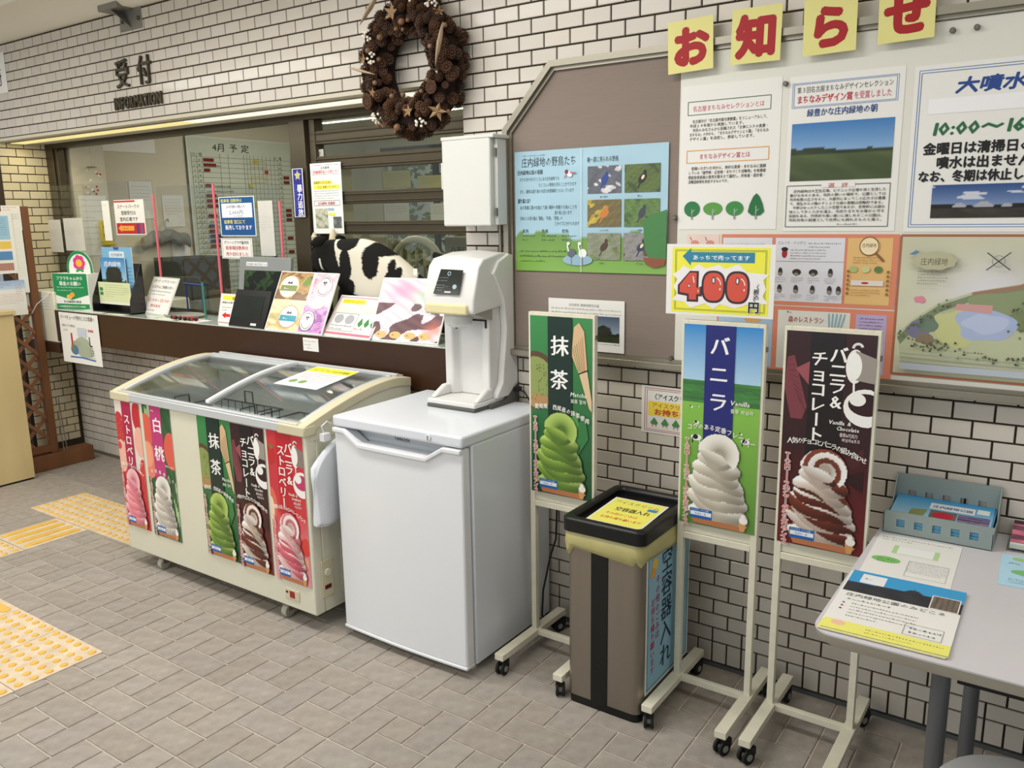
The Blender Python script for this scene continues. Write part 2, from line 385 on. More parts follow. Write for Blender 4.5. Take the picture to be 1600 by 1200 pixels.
def laypieces(parent, cells, m, name, stuffname, face='-y', nmax=300, t=.008):
    """cells: (centre, w, h). The largest in view become parts, the rest one joined part."""
    R = {'-y': Matrix.Identity(4), '+x': Matrix.Rotation(math.pi/2, 4, 'Z'), '+z': Matrix.Rotation(-math.pi/2, 4, 'X')}[face]
    def key(c):
        u_, v_, z_ = pj(c[0]); inside = -20 < u_ < 1620 and -20 < v_ < 1220 and z_ > .2
        return (0 if inside else 1, np.linalg.norm(np.array(c[0])-CAM))
    cells = sorted(cells, key=key); rest = MB()
    for i, (c, w_, h_) in enumerate(cells):
        me, vs, fs = tilemesh(w_, h_, m, t)
        if i < nmax:
            o = bpy.data.objects.new(name, me); COL.objects.link(o); o.parent = parent; o.matrix_local = Matrix.Translation(c) @ R
        else: rest.add([Vector(c)+R.to_3x3() @ Vector(v) for v in vs], fs)
    if rest.v:
        o = rest.build(stuffname, m, parent, smooth=False); o['kind'] = 'stuff'
J = .0062
def brick_cells(x0, x1, k0, k1, skip=lambda x, z: False, y=0., zmax=9., soldier=False, face='-y', fixed=0.):
    out = []
    def P(x, z): return (x, y, z) if face == '-y' else (fixed, x, z)
    for k in range(k0, k1):
        zb = .098+k*U; zt = min(zb+U, zmax)
        if zt-zb < .012: continue
        i = math.floor(x0/U)-2; i += (i-k) % 2
        while i*U < x1:
            a, b = max(i*U, x0), min(i*U+2*U, x1)
            if b-a > .015 and not skip((a+b)/2, (zb+zt)/2): out.append((P((a+b)/2, (zb+zt)/2), b-a-J, zt-zb-J))
            i += 2
    if soldier:
        i = math.floor(x0/U)
        while i*U < x1:
            a, b = max(i*U, x0), min(i*U+U, x1)
            if b-a > .012: out.append((P((a+b)/2, (.016+.098)/2), b-a-J, .082-J))
            i += 1
    return out
# floor
fl = struct('floor', bx(-9, 4, -7, .36, -.08, -.004), M['fgrout'])
TACT = []
for i in range(4): TACT.append((-4.31+.33*i, -.536, 'dome'))
TACT.append((-4.0, -.868, 'bary')); TACT.append((-4.0, -1.2, 'dome')); TACT.append((-4.0, -1.53, 'dome'))
for i in range(2): TACT += [(-2.665-.33*i, -1.536, 'dome'), (-2.665-.33*i, -1.866, 'dome')]
TACT += [(-2.665-.33*2, -1.536, 'barx'), (-2.665-.33*3, -1.536, 'barx')]
def in_tact(x, y): return any(a-.004 < x < a+.333 and b-.004 < y < b+.333 for a, b, k in TACT)
Mo = .329; cells = []; g = Mo/3
for ix in range(-16, 11):
    for iy in range(-5, 8):
        X0, Y0 = -2.182+Mo*ix, -.775-Mo*iy
        for (a, b, c_, d) in ((0, 2, 0, 1), (2, 3, 0, 2), (1, 3, 2, 3), (0, 1, 1, 3), (1, 2, 1, 2)):
            xa, xb, ya, yb = X0+a*g, X0+b*g, Y0-d*g, Y0-c_*g
            yb = min(yb, .35)
            if yb-ya < .02 or (in_tact(xa, ya) and in_tact(xb, yb) and in_tact(xa, yb) and in_tact(xb, ya)): continue
            cells.append((((xa+xb)/2, (ya+yb)/2, -.008), xb-xa-.006, yb-ya-.006))
laypieces(fl, cells, M['paver'], 'paver', 'paver_field', '+z', 300)
def tact_tile(kind):
    mb = MB().box(0, .327, 0, .327, -.003, .0035); mb.mi = 1
    def stadium(cx, cy, L_, r, horiz):
        n = 6; P = []
        for s_ in (0, 1):
            for i in range(n+1):
                t = -math.pi/2+math.pi*i/n+math.pi*s_; o = L_/2*(1 if s_ == 0 else -1)
                P.append((r*math.cos(t)+o, r*math.sin(t)))
        Q = [(p if horiz else (p[1], p[0])) for p in P]
        return [[(cx+x*sc, cy+y*sc, z) for x, y in Q] for sc, z in ((1, .0035), (1, .006), (.93 if L_ else .72, .0085))]
    if kind == 'dome':
        for i in range(6):
            for j in range(6):
                cx, cy = .0255+i*.0548, .0255+j*.0548
                mb.ring([[(cx+r*math.cos(2*math.pi*k/10), cy+r*math.sin(2*math.pi*k/10), z) for k in range(10)] for r, z in ((.0155, .0035), (.0145, .006), (.0115, .0082))])
    else:
        for j in range(4):
            c_ = .041+j*.081
            mb.ring(stadium(.1625, c_, .255, .02, True) if kind == 'barx' else stadium(c_, .1625, .255, .02, False))
    return mb
tproto = {}
for a, b, k in TACT:
    if k not in tproto:
        o = tact_tile(k).build('tactile_tile', [M['tbase'], M['yellow']], fl); tproto[k] = o
    else: o = copyobj(tproto[k], fl)
    o.location = (a, b, 0)
# walls
BPX = [(-1.21, 1.105), (-1.21, 1.965), (-1.0, 2.19), (1.25, 2.19), (1.25, 1.105)]
def inboard(x, z): return z > 1.14 and z < 2.15 and x > -1.13 and (z-1.965) < (x+1.21)*1.07-.07
wb = struct('wall_back', MB().box(-1.43, 1.5, 0, .12, 0, 2.8), M['grout'])
laypieces(wb, brick_cells(-1.43, 1.4, 0, 48, inboard, zmax=2.75, soldier=True), M['tile'], 'tile', 'tile_field')
hd = struct('wall_header', MB().box(-5.8, -1.43, 0, .36, 2.184, 2.8), M['grout'])
laypieces(hd, brick_cells(-5.75, -1.43, 38, 48, zmax=2.75), M['tile'], 'tile', 'tile_field')
sw = struct('wall_left', MB().box(-5.42, -5.3, -.02, .36, 0, 2.184), M['grout'])
laypieces(sw, brick_cells(0, .31, 0, 38, zmax=2.18, face='+x', fixed=-5.3), M['tiley'], 'tile', 'tile_field', '+x')
wr = struct('wall_recess', MB().box(-5.3, -1.43, .34, .44, 0, .9), M['grout'])
laypieces(wr, brick_cells(-5.3, -1.43, 0, 15, y=.34, soldier=True), M['tile'], 'tile', 'tile_field')
struct('wall_reveal', MB().box(-1.43, -1.40, .12, .44, 0, 2.8), M['plaster'])
struct('baseboard_back', MB().box(-1.43, 1.4, -.012, 0, 0, .014), M['tube'])
struct('baseboard_recess', MB().box(-5.3, -1.43, .325, .34, 0, .02), M['alu'])
# soffit with metal channel over the counter
struct('trim_1', MB().box(-5.75, -1.43, -.006, .055, 2.168, 2.186).box(-5.75, -1.43, .157, .36, 2.168, 2.186), M['plaster'])
struct('trim_2', MB().box(-5.6, -1.43, .055, .061, 2.162, 2.186).box(-5.6, -1.43, .151, .157, 2.160, 2.186), M['alu'], .001)
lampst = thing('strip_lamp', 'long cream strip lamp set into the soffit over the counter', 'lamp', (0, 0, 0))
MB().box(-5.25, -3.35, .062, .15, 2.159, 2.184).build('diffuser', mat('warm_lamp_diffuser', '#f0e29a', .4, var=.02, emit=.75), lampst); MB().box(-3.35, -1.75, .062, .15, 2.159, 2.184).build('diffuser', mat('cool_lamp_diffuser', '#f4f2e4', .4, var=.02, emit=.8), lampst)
# ceiling: cove along the wall, joint, boards
ce = struct('ceiling', MB().box(-9, 4, -7, .5, 2.86, 2.92), M['ceil'])
struct('trim_3', MB().prism([(.0, 2.745), (.0, 2.86), (-.34, 2.86), (-.34, 2.80), (-.30, 2.80), (-.1, 2.765), (-.07, 2.745)], 'x', -9, 4), M['ceil'])
for i in range(8):
    o = MB().box(-9, 4, -.352-(i+1)*.8+.012, -.352-i*.8, 2.83, 2.86).build('ceiling_panel', M['ceil'], ce, .002)
# office behind the counter
struct('wall_office_left', MB().box(-5.42, -5.3, .36, 3.4, 0, 2.75), M['plaster'])
struct('wall_office_right', MB().box(-1.4, -1.3, .44, 3.4, 0, 2.75), M['plaster'])
struct('wall_office_back', MB().box(-5.4, -1.3, 3.4, 3.5, 0, 1.0).box(-5.4, -1.3, 3.4, 3.5, 2.3, 2.75).box(-5.4, -5.1, 3.4, 3.5, 1, 2.3).box(-3.1, -1.3, 3.4, 3.5, 1, 2.3), M['plaster'])
struct('floor_office', bx(-5.4, -1.3, .44, 3.5, -.05, 0), M['olive'])
struct('ceiling_office', bx(-5.4, -1.3, .36, 3.5, 2.75, 2.8), M['ceil'])
struct('trim_4', bx(-5.3, -5.16, .4, .64, 0, 2.75), M['plaster'])
wf = struct('window_2', MB().box(-5.1, -3.1, 3.4, 3.44, 1, 1.05).box(-5.1, -3.1, 3.4, 3.44, 2.25, 2.3).box(-4.45, -4.4, 3.4, 3.44, 1, 2.3).box(-3.8, -3.75, 3.4, 3.44, 1, 2.3), M['dalu'])
bx(-5.1, -3.1, 3.45, 3.455, 1, 2.3).build('pane', M['pane'], wf)
# service window frame
wi = struct('window_1', MB().box(-5.3, -1.43, .30, .38, 2.138, 2.168), M['dalu'], .002)
def wpart(name, b, m=M['dalu']): return b.build(name, m, wi, .002)
wpart('jamb', bx(-5.29, -5.2, .30, .38, .9, 2.138)); wpart('jamb', bx(-5.19, -5.16, .31, .36, 1.1, 2.138))
wpart('mullion', bx(-2.80, -2.685, .29, .38, 1.09, 2.138)); wpart('mullion', bx(-2.67, -2.63, .31, .37, 1.09, 2.138))
for z0, z1 in ((2.015, 2.08), (1.888, 1.955), (1.715, 1.778), (1.565, 1.63), (1.1, 1.16)):
    wpart('sash_bar', MB().box(-2.66, -1.43, .315, .365, z0, z1).box(-2.66, -1.43, .309, .316, z0+.012, z0+.018).box(-2.66, -1.43, .309, .316, z1-.018, z1-.012))
wpart('pane', bx(-2.66, -1.43, .338, .342, 1.1, 2.138), M['pane'])
wpart('sill_track', MB().box(-5.2, -2.8, .30, .38, 1.09, 1.10).box(-5.2, -2.8, .32, .33, 1.1, 1.11).box(-5.2, -2.8, .35, .36, 1.1, 1.11))
# raised metal lettering on the header
def raised(name, label, st, px0, px1, h, y=-.012, depth=.012, vertbox=None):
    a, b = onY(px0, -.01), onY(px1, -.01); t = thing(name, label, 'sign', (a[0], -.01, a[2]))
    pen = 0; gs = []
    for ch in st:
        if ch == ' ': pen += .62; continue
        g = glyph(ch, .03 if ch < 'z' else .01, 2); gs.append((g, pen)); pen += g[2]
    k = (b[0]-a[0])/pen
    for g, p in gs:
        if g is None: continue
        c_ = MB(); V = g[0]
        top = [((p+x)*k, -depth, y_*h) for x, y_ in V]; bot = [((p+x)*k, 0, y_*h) for x, y_ in V]; n = len(V)
        edges = {}
        for f in g[1]:
            for q in range(len(f)):
                e = (f[q], f[(q+1) % len(f)]); edges[e] = 1
        side = [(e[0], e[1], n+e[1], n+e[0]) for e in edges if (e[1], e[0]) not in edges]
        c_.add(top+bot, list(g[1])+[tuple(i+n for i in f[::-1]) for f in g[1]]+side); c_.build('letter', M['letter'], t, smooth=False)
    return t
raised('raised_sign', 'grey metal kanji reading reception fixed to tiles above the counter', '受 付', (184, 135), (240, 127), .155)
raised('raised_sign', 'dark raised metal letters spelling INFORMATION on the tiled header', 'INFORMATION', (182, 172), (256, 163), .085)
# galvanised bracket up on the header
t = thing('wall_bracket', 'grey galvanised metal bracket bolted high on tiles beneath the ceiling', 'bracket', (-3.63, 0, 2.70))
MB().box(-.1, .1, -.012, 0, -.06, .05).build('back_plate', M['brk'], t, .002)
MB().box(-.15, .03, -.1, -.012, .035, .07).add([(-.06, -.012, .04), (-.06, -.09, .04), (.0, -.012, -.05), (-.055, -.012, .04), (-.055, -.09, .04), (.005, -.012, -.05)], [(0, 1, 2), (5, 4, 3), (0, 3, 4, 1), (1, 4, 5, 2), (2, 5, 3, 0)]).build('arm', M['brk'], t)
for dx in (-.075, .075): MB().cyl((dx, -.012, -.01), (dx, -.02, -.01), .012, n=6).build('bolt', M['pin'], t)

# ================================================================== NOTICE BOARD
def inset(poly, d):
    n = len(poly); out = []
    for i in range(n):
        p0, p1, p2 = Vector(poly[i-1]), Vector(poly[i]), Vector(poly[(i+1) % n])
        a = (p1-p0).normalized(); b = (p2-p1).normalized(); na = Vector((a.y, -a.x)); nb = Vector((b.y, -b.x)); k = (na+nb); k = k/(1+na.dot(nb)); out.append(tuple(p1+k*d))
    return out
nb = thing('notice_board', 'taupe cloth notice board with clipped corner in an aluminium frame on tiles', 'board', (0, 0, 0))
inner = inset(BPX, .034); inn2 = inset(BPX, .022)
mb = MB(); n = len(BPX)
P = lambda q, y: [(x, y, z) for x, z in q]
mb.add(P(BPX, 0)+P(BPX, -.05)+P(inn2, -.05)+P(inn2, -.036)+P(inner, -.036)+P(inner, -.02), [(r*n+i, r*n+(i+1) % n, (r+1)*n+(i+1) % n, (r+1)*n+i) for r in range(5) for i in range(n)])
mb.build('frame', M['alu'], nb, smooth=False)
MB().prism(inner, 'y', -.024, -.002).build('cloth_panel', M['cloth'], nb, smooth=False)
MB().box(-.497, 1.21, -.028, -.0245, 1.135, 2.155).build('white_panel', M['wboard'], nb, .001)
MB().box(-1.19, 1.25, -.062, -.05, 1.105, 1.128).build('ledge', M['alu'], nb, .002)
BY = -.0295
def poster(name, label, tl, br, y=BY, t=.0012, m=None, cat='poster', group=None, tilt=0., kind=None, glos=False):
    x, z, w_, h_ = wallrect(tl, br, y)
    o = sheet(name, label, cat, w_, h_, wallmat(x, z, y, tilt), t, m, group)
    return o, Canvas(w_, h_)
def scene_img(sky0, sky1, hill, grass, hz=.45, seed=3, tree=None):
    def f(u, v):
        n_ = noise2(u, v, seed, 14); h = hz+.06*noise2(u, u*0, seed+1, 5)
        c = np.empty(u.shape+(3,)); k = np.clip((v-hz)/(1-hz), 0, 1)[..., None]
        c[:] = hx(sky0)*(1-k)+hx(sky1)*k
        c = np.where((v < h+.12*(.5+.5*noise2(u, u*0, seed+2, 4)))[..., None], hx(hill)*(1+.25*n_[..., None]), c)
        c = np.where((v < hz-.05)[..., None], hx(grass)*(1+.2*n_[..., None]-.4*(.4-v)[..., None]), c)
        if tree: c = np.where((((u-tree[0])/tree[2])**2+((v-tree[1])/tree[3])**2+.25*n_ < 1)[..., None], hx('#22261a')*(1+.4*n_[..., None]), c)
        return c
    return f
# -- bird poster
o, c = poster('bird_poster', 'blue and green poster of six wild bird photographs at left of the board', (804, 238), (1041, 429), glos=True)
W, H = c.w, c.h
c.image(0, 0, W, H, lambda u, v: np.where((v < .30+.03*np.sin(u*9)+.02*np.sin(u*41))[..., None], hx('#7fae4c')*(.85+.5*(.3-v)[..., None]), hx('#a3c6d6')*(1+.05*noise2(u, v, 4, 7)[..., None])), 60, 40)
c.text('庄内緑地の野鳥たち', W*.05, H*.875, H*.085, '#233038', .015, fit=W*.38)
c.lines(W*.06, H*.955, W*.3, 1, H*.02, '#4a6470', seed=4)
c.text('庄内緑地は鳥の楽園', W*.02, H*.81, H*.042, '#27343a', .03, fit=W*.18)
c.text('大きな池や木がたくさんある庄内緑地では', W*.035, H*.755, H*.036, '#3b4c52', fit=W*.28)
c.text('たくさんの野鳥を見ることができます', W*.17, H*.705, H*.036, '#3b4c52', fit=W*.26)
c.text('また、園内は渡り鳥の大切な休憩場所ともなっています', W*.035, H*.655, H*.036, '#3b4c52', fit=W*.38)
c.text('渡り鳥とは？', W*.02, H*.575, H*.042, '#27343a', .03, fit=W*.1)
c.text('ある季節に国々を越えて遠い場所へ移動する鳥のことを', W*.035, H*.52, H*.036, '#3b4c52', fit=W*.4)
c.text('渡り鳥と言います', W*.28, H*.475, H*.036, '#3b4c52', fit=W*.12)
c.text('日本にいる渡り鳥は「夏鳥」「冬鳥」「旅鳥」の', W*.035, H*.43, H*.036, '#3b4c52', fit=W*.3)
c.text('三タイプに分けられます', W*.28, H*.385, H*.036, '#3b4c52', fit=W*.17)
for i, s_ in enumerate(('夏鳥', '冬鳥', '旅鳥')): c.text(s_, W*(.05+.14*i), H*.325, H*.034, '#33464a'); c.lines(W*(.05+.14*i), H*.29, W*.1, 2, H*.022, '#4b6260', seed=i)
c.lines(W*.03, H*.16, W*.33, 3, H*.022, '#3f5a34', gap=1.9, seed=9)
c.text('春〜夏に見られる野鳥', W*.50, H*.885, H*.046, '#31414a', fit=W*.2)
for i in range(6):
    px, py = W*(.505+.235*(i % 2)), H*(.635-.265*(i//2)); seed = 20+i; base = ['#5d5f68', '#56682f', '#6f6236', '#5c7a3c', '#858a72', '#8a8684'][i]; spot = ['#cfcdd0', '#3c4f22', '#b9a13a', '#45602c', '#6d7f3e', '#5b4a3c'][i]
    c.part('photograph'); c.image(px, py, W*.215, H*.215, lambda u, v, b=base, s=spot, k=seed: np.where((noise2(u, v, k, 9) > .35)[..., None], hx(s), hx(b))*(1+.18*noise2(u, v, k+9, 22)[..., None]), 34, 30)
    bc = ['#27408c', '#1c1712', '#c9772c', '#39404a', '#4a3320', '#2c3550'][i]; bx_, by_ = px+W*.11, py+H*.105
    c.ell(bx_, by_, W*.02, H*.045, bc, rot=-.5-.25*(i % 3)); c.ell(bx_+W*.014, by_+H*.045, W*.011, H*.02, bc if i != 1 else '#17130e'); c.line([(bx_-W*.012, by_-H*.03), (bx_-W*.03, by_-H*.075)], W*.008, bc)
    if i in (1, 5): c.ell(bx_+W*.002, by_+H*.01, W*.008, H*.02, '#ead9b0', rot=-.6)
    c.part('printed_graphics'); c.lines(px+W*.08, py-H*.035, W*.06, 1, H*.022, '#41524e', seed=i)
c.ell(W*.44, H*.10, W*.1, H*.045, '#8fb0c4')
for x_, col in ((.40, '#59636a'), (.475, '#e8ece8')):
    c.ell(W*x_, H*.155, W*.028, H*.035, col, rot=.35); c.line([(W*(x_-.02), H*.17), (W*(x_-.028), H*.215), (W*(x_-.02), H*.235)], W*.009, '#e8ece8'); c.ell(W*(x_-.022), H*.235, W*.011, H*.013, '#e8ece8'); c.line([(W*x_, H*.13), (W*x_, H*.06)], W*.004, '#574a44')
c.ell(W*.385, H*.80, W*.022, H*.022, '#e6e6ea', rot=-.6); c.ell(W*.368, H*.817, W*.012, H*.018, '#7c2230'); c.line([(W*.37, H*.8), (W*.35, H*.77)], W*.006, '#b06a76'); c.line([(W*.39, H*.81), (W*.43, H*.805)], W*.008, '#b06a76')
c.poly([(W*.86, H*.40), (W*.9, H*.46), (W*.96, H*.48), (W, H*.5), (W, H*.12), (W*.9, H*.11), (W*.87, H*.2)], '#3f7d3c'); c.poly([(W*.86, H*.13), (W, H*.12), (W*.99, H*.07), (W*.93, H*.05), (W*.88, H*.075)], '#8a4a28')
c.line([(W*.465, 0), (W*.465, H)], W*.003, '#dfe6e4')
c.attach(o, GLOSS)
# -- small notice under it
o, c = poster('photo_notice', 'white notice with dark tree photograph, half behind the green tea stand', (857, 465), (975, 553)); W, H = c.w, c.h
c.text('庄内緑地 樹林地再生計画', W*.28, H*.86, H*.06, '#555', fit=W*.4); c.lines(W*.04, H*.79, W*.92, 2, H*.04, '#555', 1.9, ragged=False)
c.part('photograph').image(W*.5, H*.19, W*.44, H*.5, scene_img('#8e9fb0', '#46566c', '#20231c', '#30381e', .3, 5, (.55, .42, .22, .22)), 30, 28)
c.part('printed_graphics').lines(W*.06, H*.14, W*.88, 2, H*.035, '#666', 1.9); c.attach(o)
# -- four tags
TAGL = ('leftmost pale yellow card, curling red kana o, on the board top', 'pale yellow card with the red kanji for know', 'pale yellow card with red kana ra, third along', 'rightmost pale yellow card, red kana se, cut by picture top')
for i, (ch, tl, tr, bl) in enumerate((('お', (1037, 39), (1106, 26), (1044, 117)), ('知', (1136, 20), (1213, 9), (1141, 102)), ('ら', (1249, 5), (1331, -9), (1254, 89)), ('せ', (1369, -12), (1461, -28), (1371, 70)))):
    a, b, d = onY(tl, -.058), onY(tr, -.058), onY(bl, -.058); s_ = (np.linalg.norm(b-a)+np.linalg.norm(d-a))/2; th = math.atan2(b[2]-a[2], b[0]-a[0])
    o = sheet('letter_card', TAGL[i], 'card', s_, s_*1.04, wallmat(d[0], d[2], -.058, th), .001, mat('pale_yellow_card', '#e0da8e', .7, var=.03), 'yellow heading cards on the board top')
    c = Canvas(s_, s_*1.04); c.text(ch, s_*.10, s_*.19, s_*.82, '#a3141c', .075, res=3); c.attach(o)
# -- sheet A
o, c = poster('information_sheet', 'white sheet with four drawn trees along its foot, upper left of white panel', (1066, 136), (1212, 358)); W, H = c.w, c.h
c.frame(W*.07, H*.80, W*.83, H*.09, W*.008, '#4a6e58').text('名古屋まちなみセレクションとは', W*.12, H*.825, H*.042, '#c2405a', fit=W*.72)
for i, s_ in enumerate(('　名古屋市が「名古屋市都市景観賞」をリニューアルして、', '平成２４年度から実施しています。', '　市民のみなさんから投稿された「お気に入りの風景・', 'まちなみ」の中から、「まちなみデザイン２０選」「まちなみ', 'デザイン賞」を決定し、表彰しています。')):
    n_ = len(s_); c.text(s_, W*.09, H*(.745-.030*i), H*.026, '#4c4a46', .01, fit=W*(.80 if n_ > 22 else .036*n_))
c.frame(W*.07, H*.47, W*.83, H*.085, W*.008, '#e0a86c').text('まちなみデザイン賞とは', W*.2, H*.495, H*.042, '#c2405a', fit=W*.52)
for i, s_ in enumerate(('　投稿いただいた中から、良好な風景・まちなみに貢献', 'している「建築物・広告物・まちづくり活動等」を有識者', '懇談会各委員の意見を踏まえて選定し、所有者・設計者・', '活動団体等を表彰するものです。')):
    n_ = len(s_); c.text(s_, W*.09, H*(.42-.031*i), H*.026, '#4c4a46', .01, fit=W*(.79 if n_ > 20 else .44))
for x_, rx, ry, col, yy in ((.14, .085, .055, '#2f7a46', .145), (.36, .1, .045, '#5b9a48', .145), (.585, .09, .05, '#3d8a46', .145), (.80, .08, .085, '#256e3e', .16)):
    c.rect(W*(x_-.008), H*.07, W*.018, H*.07, '#8f9c98'); c.ell(W*x_, H*yy, W*rx, H*ry, col) if x_ < .7 else c.poly([(W*.72, H*.12), (W*.735, H*.17), (W*.77, H*.225), (W*.80, H*.245), (W*.83, H*.225), (W*.865, H*.17), (W*.88, H*.12), (W*.84, H*.095), (W*.76, H*.095)], col)
    c.line([(W*x_, H*.10), (W*x_, H*yy)], W*.008, '#a8b8ac').line([(W*x_, H*.12), (W*(x_+.03), H*.14)], W*.006, '#a8b8ac')
c.attach(o)
# -- sheet B
o, c = poster('award_sheet', 'white award sheet with a landscape photo under a blue double frame heading', (1235, 121), (1397, 361)); W, H = c.w, c.h
c.frame(W*.03, H*.80, W*.92, H*.155, W*.005, '#5a7fb4').frame(W*.045, H*.808, W*.89, H*.139, W*.005, '#5a7fb4')
c.text('第３回名古屋まちなみデザインセレクション', W*.07, H*.895, H*.042, '#4c4a46', fit=W*.84).text('まちなみデザイン賞', W*.07, H*.83, H*.055, '#c22a48', .03, fit=W*.5).text('を受賞しました', W*.58, H*.832, H*.05, '#c24460', fit=W*.32)
c.text('緑豊かな庄内緑地の朝', W*.17, H*.745, H*.052, '#2c4f8c', .025, fit=W*.62)
c.part('photograph').image(W*.04, H*.33, W*.9, H*.37, scene_img('#86aad0', '#3f78b6', '#2f3a26', '#4d5c38', .5, 8), 60, 34)
c.part('printed_graphics').frame(W*.02, H*.03, W*.92, H*.27, W*.006, '#555a50').rect(W*.34, H*.285, W*.3, H*.03, '#e8e7e2').text('選　評', W*.40, H*.285, H*.03, '#b8283c', .03, fit=W*.18)
for i, s_ in enumerate(('　庄内緑地は大芝生広場、ピクニック広場や深く生茂した', '豊かな木々のある、市民の憩いの場所で、公園としては', '市内有数の広さをもつ。大都市にあってこの広大さは貴重', 'で、堤防からの胸のすくような緑の景観は感動的である。', '　平時はゆったりしたこの空間であるが、非常時には遊水', '地として多くの水を湛え、市民やまちを水害から守る', '役割もある。四季折々思い思いに楽しめるこの公園は、', '市民共有の財産として世界にも誇れるものと思う。')):
    c.text(s_, W*.05, H*(.255-.027*i), H*.022, '#4c4a46', .01, fit=W*.86)
c.lines(W*.5, H*.04, W*.38, 1, H*.016, '#555'); c.attach(o)
# -- fountain sheet
o, c = poster('fountain_sheet', 'white fountain notice in blue double frame, upper right of the board', (1431, 104), (1668, 362)); W, H = c.w, c.h
c.frame(W*.03, H*.03, W*.94, H*.94, W*.005, '#5a7fb4').frame(W*.045, H*.045, W*.91, H*.91, W*.005, '#5a7fb4')
c.text('大噴水', W*.26, H*.83, H*.095, '#24478c', .05, fit=W*.42, slant=.15); c.rect(W*.10, H*.71, W*.72, H*.09, '#f0f0f2')
c.text('10:00〜16:00', W*.12, H*.585, H*.1, '#2c6a44', .05, fit=W*.76, slant=.12)
c.text('金曜日は清掃日のため', W*.09, H*.475, H*.075, '#1c1c1c', .045, fit=W*.84).text('噴水は出ません。', W*.18, H*.39, H*.075, '#1c1c1c', .045, fit=W*.66).text('なお、冬期は休止します。', W*.04+W*.03, H*.31, H*.072, '#1c1c1c', .045, fit=W*.87)
def fount(u, v):
    c_ = scene_img('#7d92b8', '#2e4d84', '#1c1f1c', '#3f3a34', .35, 11)(u, v); cl = (noise2(u, v*2, 5, 9) > .25) & (v > .55); c_ = np.where(cl[..., None], hx('#c8ccd8'), c_)
    for a, s_ in ((.3, .09), (.55, .12), (.78, .07)): c_ = np.where(((v > .3) & (v < .3+s_*1.6-((u-a)/s_)**2*s_*1.6))[..., None], hx('#a9aab4'), c_)
    return c_
c.part('photograph').image(W*.17, H*.085, W*.6, H*.20, fount, 50, 30); c.attach(o)
# -- orange nature posters
ob = []
for nm, lab, tl, br, z_ in (('nature_poster', 'orange framed acorn poster partly behind the price sign', (1128, 366), (1397, 484), 0), ('nature_poster', 'orange framed craft poster hanging under the acorn poster', (1121, 473), (1391, 594), 1)):
    o, c = poster(nm, lab, tl, br, m=mat('salmon_print_paper', '#d8866a', .7, var=.03)); W, H = c.w, c.h
    if z_ == 0:
        c.rect(W*.01, H*.05, W*.30, H*.90, '#dcdde4'); c.rect(W*.33, H*.05, W*.39, H*.90, '#dcdde4'); c.rect(W*.735, H*.05, W*.235, H*.90, '#e0b878')
        c.text('どんぐり・ドングリ', W*.345, H*.86, H*.05, '#4c4a46', fit=W*.16); c.lines(W*.52, H*.86, W*.18, 2, H*.03, '#666'); c.ell(W*.385, H*.73, W*.016, H*.065, '#9c2c30'); c.ell(W*.385, H*.79, W*.02, H*.03, '#2c1c16')
        c.lines(W*.42, H*.77, W*.2, 4, H*.025, '#666', 1.6); c.line([(W*.33, H*.62), (W*.72, H*.62)], H*.006, '#888')
        for i in range(9):
            x_, y_ = W*(.365+.095*(i % 4)) if i < 8 else W*.70, H*(.47 if i < 4 else .23); c.ell(x_, y_, W*.013 if i not in (1, 2) else W*.025, H*.06 if i not in (1, 2) else H*.045, '#3a3230'); c.ell(x_-W*.002, y_-H*.03, W*.012, H*.025, '#8d8a80'); c.lines(x_-W*.03, y_-H*.09, W*.065, 3, H*.018, '#777', seed=i)
        c.ell(W*.85, H*.84, W*.055, H*.12, '#ecdcb4').arc(W*.85, H*.84, W*.05, 0, 6.28, W*.006, '#8a5a34', 20).line([(W*.885, H*.75), (W*.93, H*.64)], W*.012, '#8a5a34').text('庄内緑地', W*.812, H*.83, H*.06, '#7a4a2c', fit=W*.075)
        c.lines(W*.77, H*.68, W*.15, 3, H*.022, '#8a5a34'); c.ell(W*.775, H*.53, W*.022, H*.045, '#a9b878').ell(W*.84, H*.53, W*.022, H*.045, '#c9c890').ell(W*.905, H*.53, W*.022, H*.045, '#5f7a4c')
        c.rect(W*.765, H*.31, W*.17, H*.07, '#dfd8d4').ell(W*.84, H*.345, W*.02, H*.015, '#b8342c'); c.lines(W*.77, H*.24, W*.15, 3, H*.022, '#8a5a34', seed=6)
        for i in range(6): c.ell(W*.748, H*(.2+.06*i), W*.008, H*.02, '#9c6a34', rot=.7).ell(W*.957, H*(.2+.06*i), W*.008, H*.02, '#9c6a34', rot=-.7)
        c.lines(W*.03, H*.85, W*.24, 12, H*.028, '#999', 2.1, seed=8)
    else:
        c.rect(W*.01, H*.04, W*.33, H*.93, '#a9c4de'); c.rect(W*.37, H*.04, W*.40, H*.90, '#dfe0d8'); c.rect(W*.80, H*.06, W*.16, H*.87, '#b8a8cc')
        c.text('こん虫', W*.19, H*.82, H*.11, '#2c6ab0', .02, fit=W*.1); c.ell(W*.22, H*.76, W*.05, H*.04, '#d8a860').ell(W*.30, H*.88, W*.01, H*.03, '#c22a48')
        c.lines(W*.2, H*.66, W*.1, 14, H*.022, '#6a7a8c', 1.7); c.ell(W*.25, H*.19, W*.018, H*.022, '#2c3238', rot=-.5); c.arc(W*.265, H*.17, W*.02, 3.4, 6.2, W*.003, '#4c5258')
        c.text('森のレストラン', W*.43, H*.77, H*.1, '#b86a54', .03, fit=W*.2); c.lines(W*.42, H*.9, W*.06, 1, H*.04, '#333'); c.lines(W*.82, H*.86, W*.12, 14, H*.03, '#5a4a8c', 1.6, seed=4)
        for i in range(5): c.line([(W*(.66+.016*i), H*.72), (W*(.655+.022*i), H*.92)], W*.008, '#8ab0c0')
    c.attach(o)
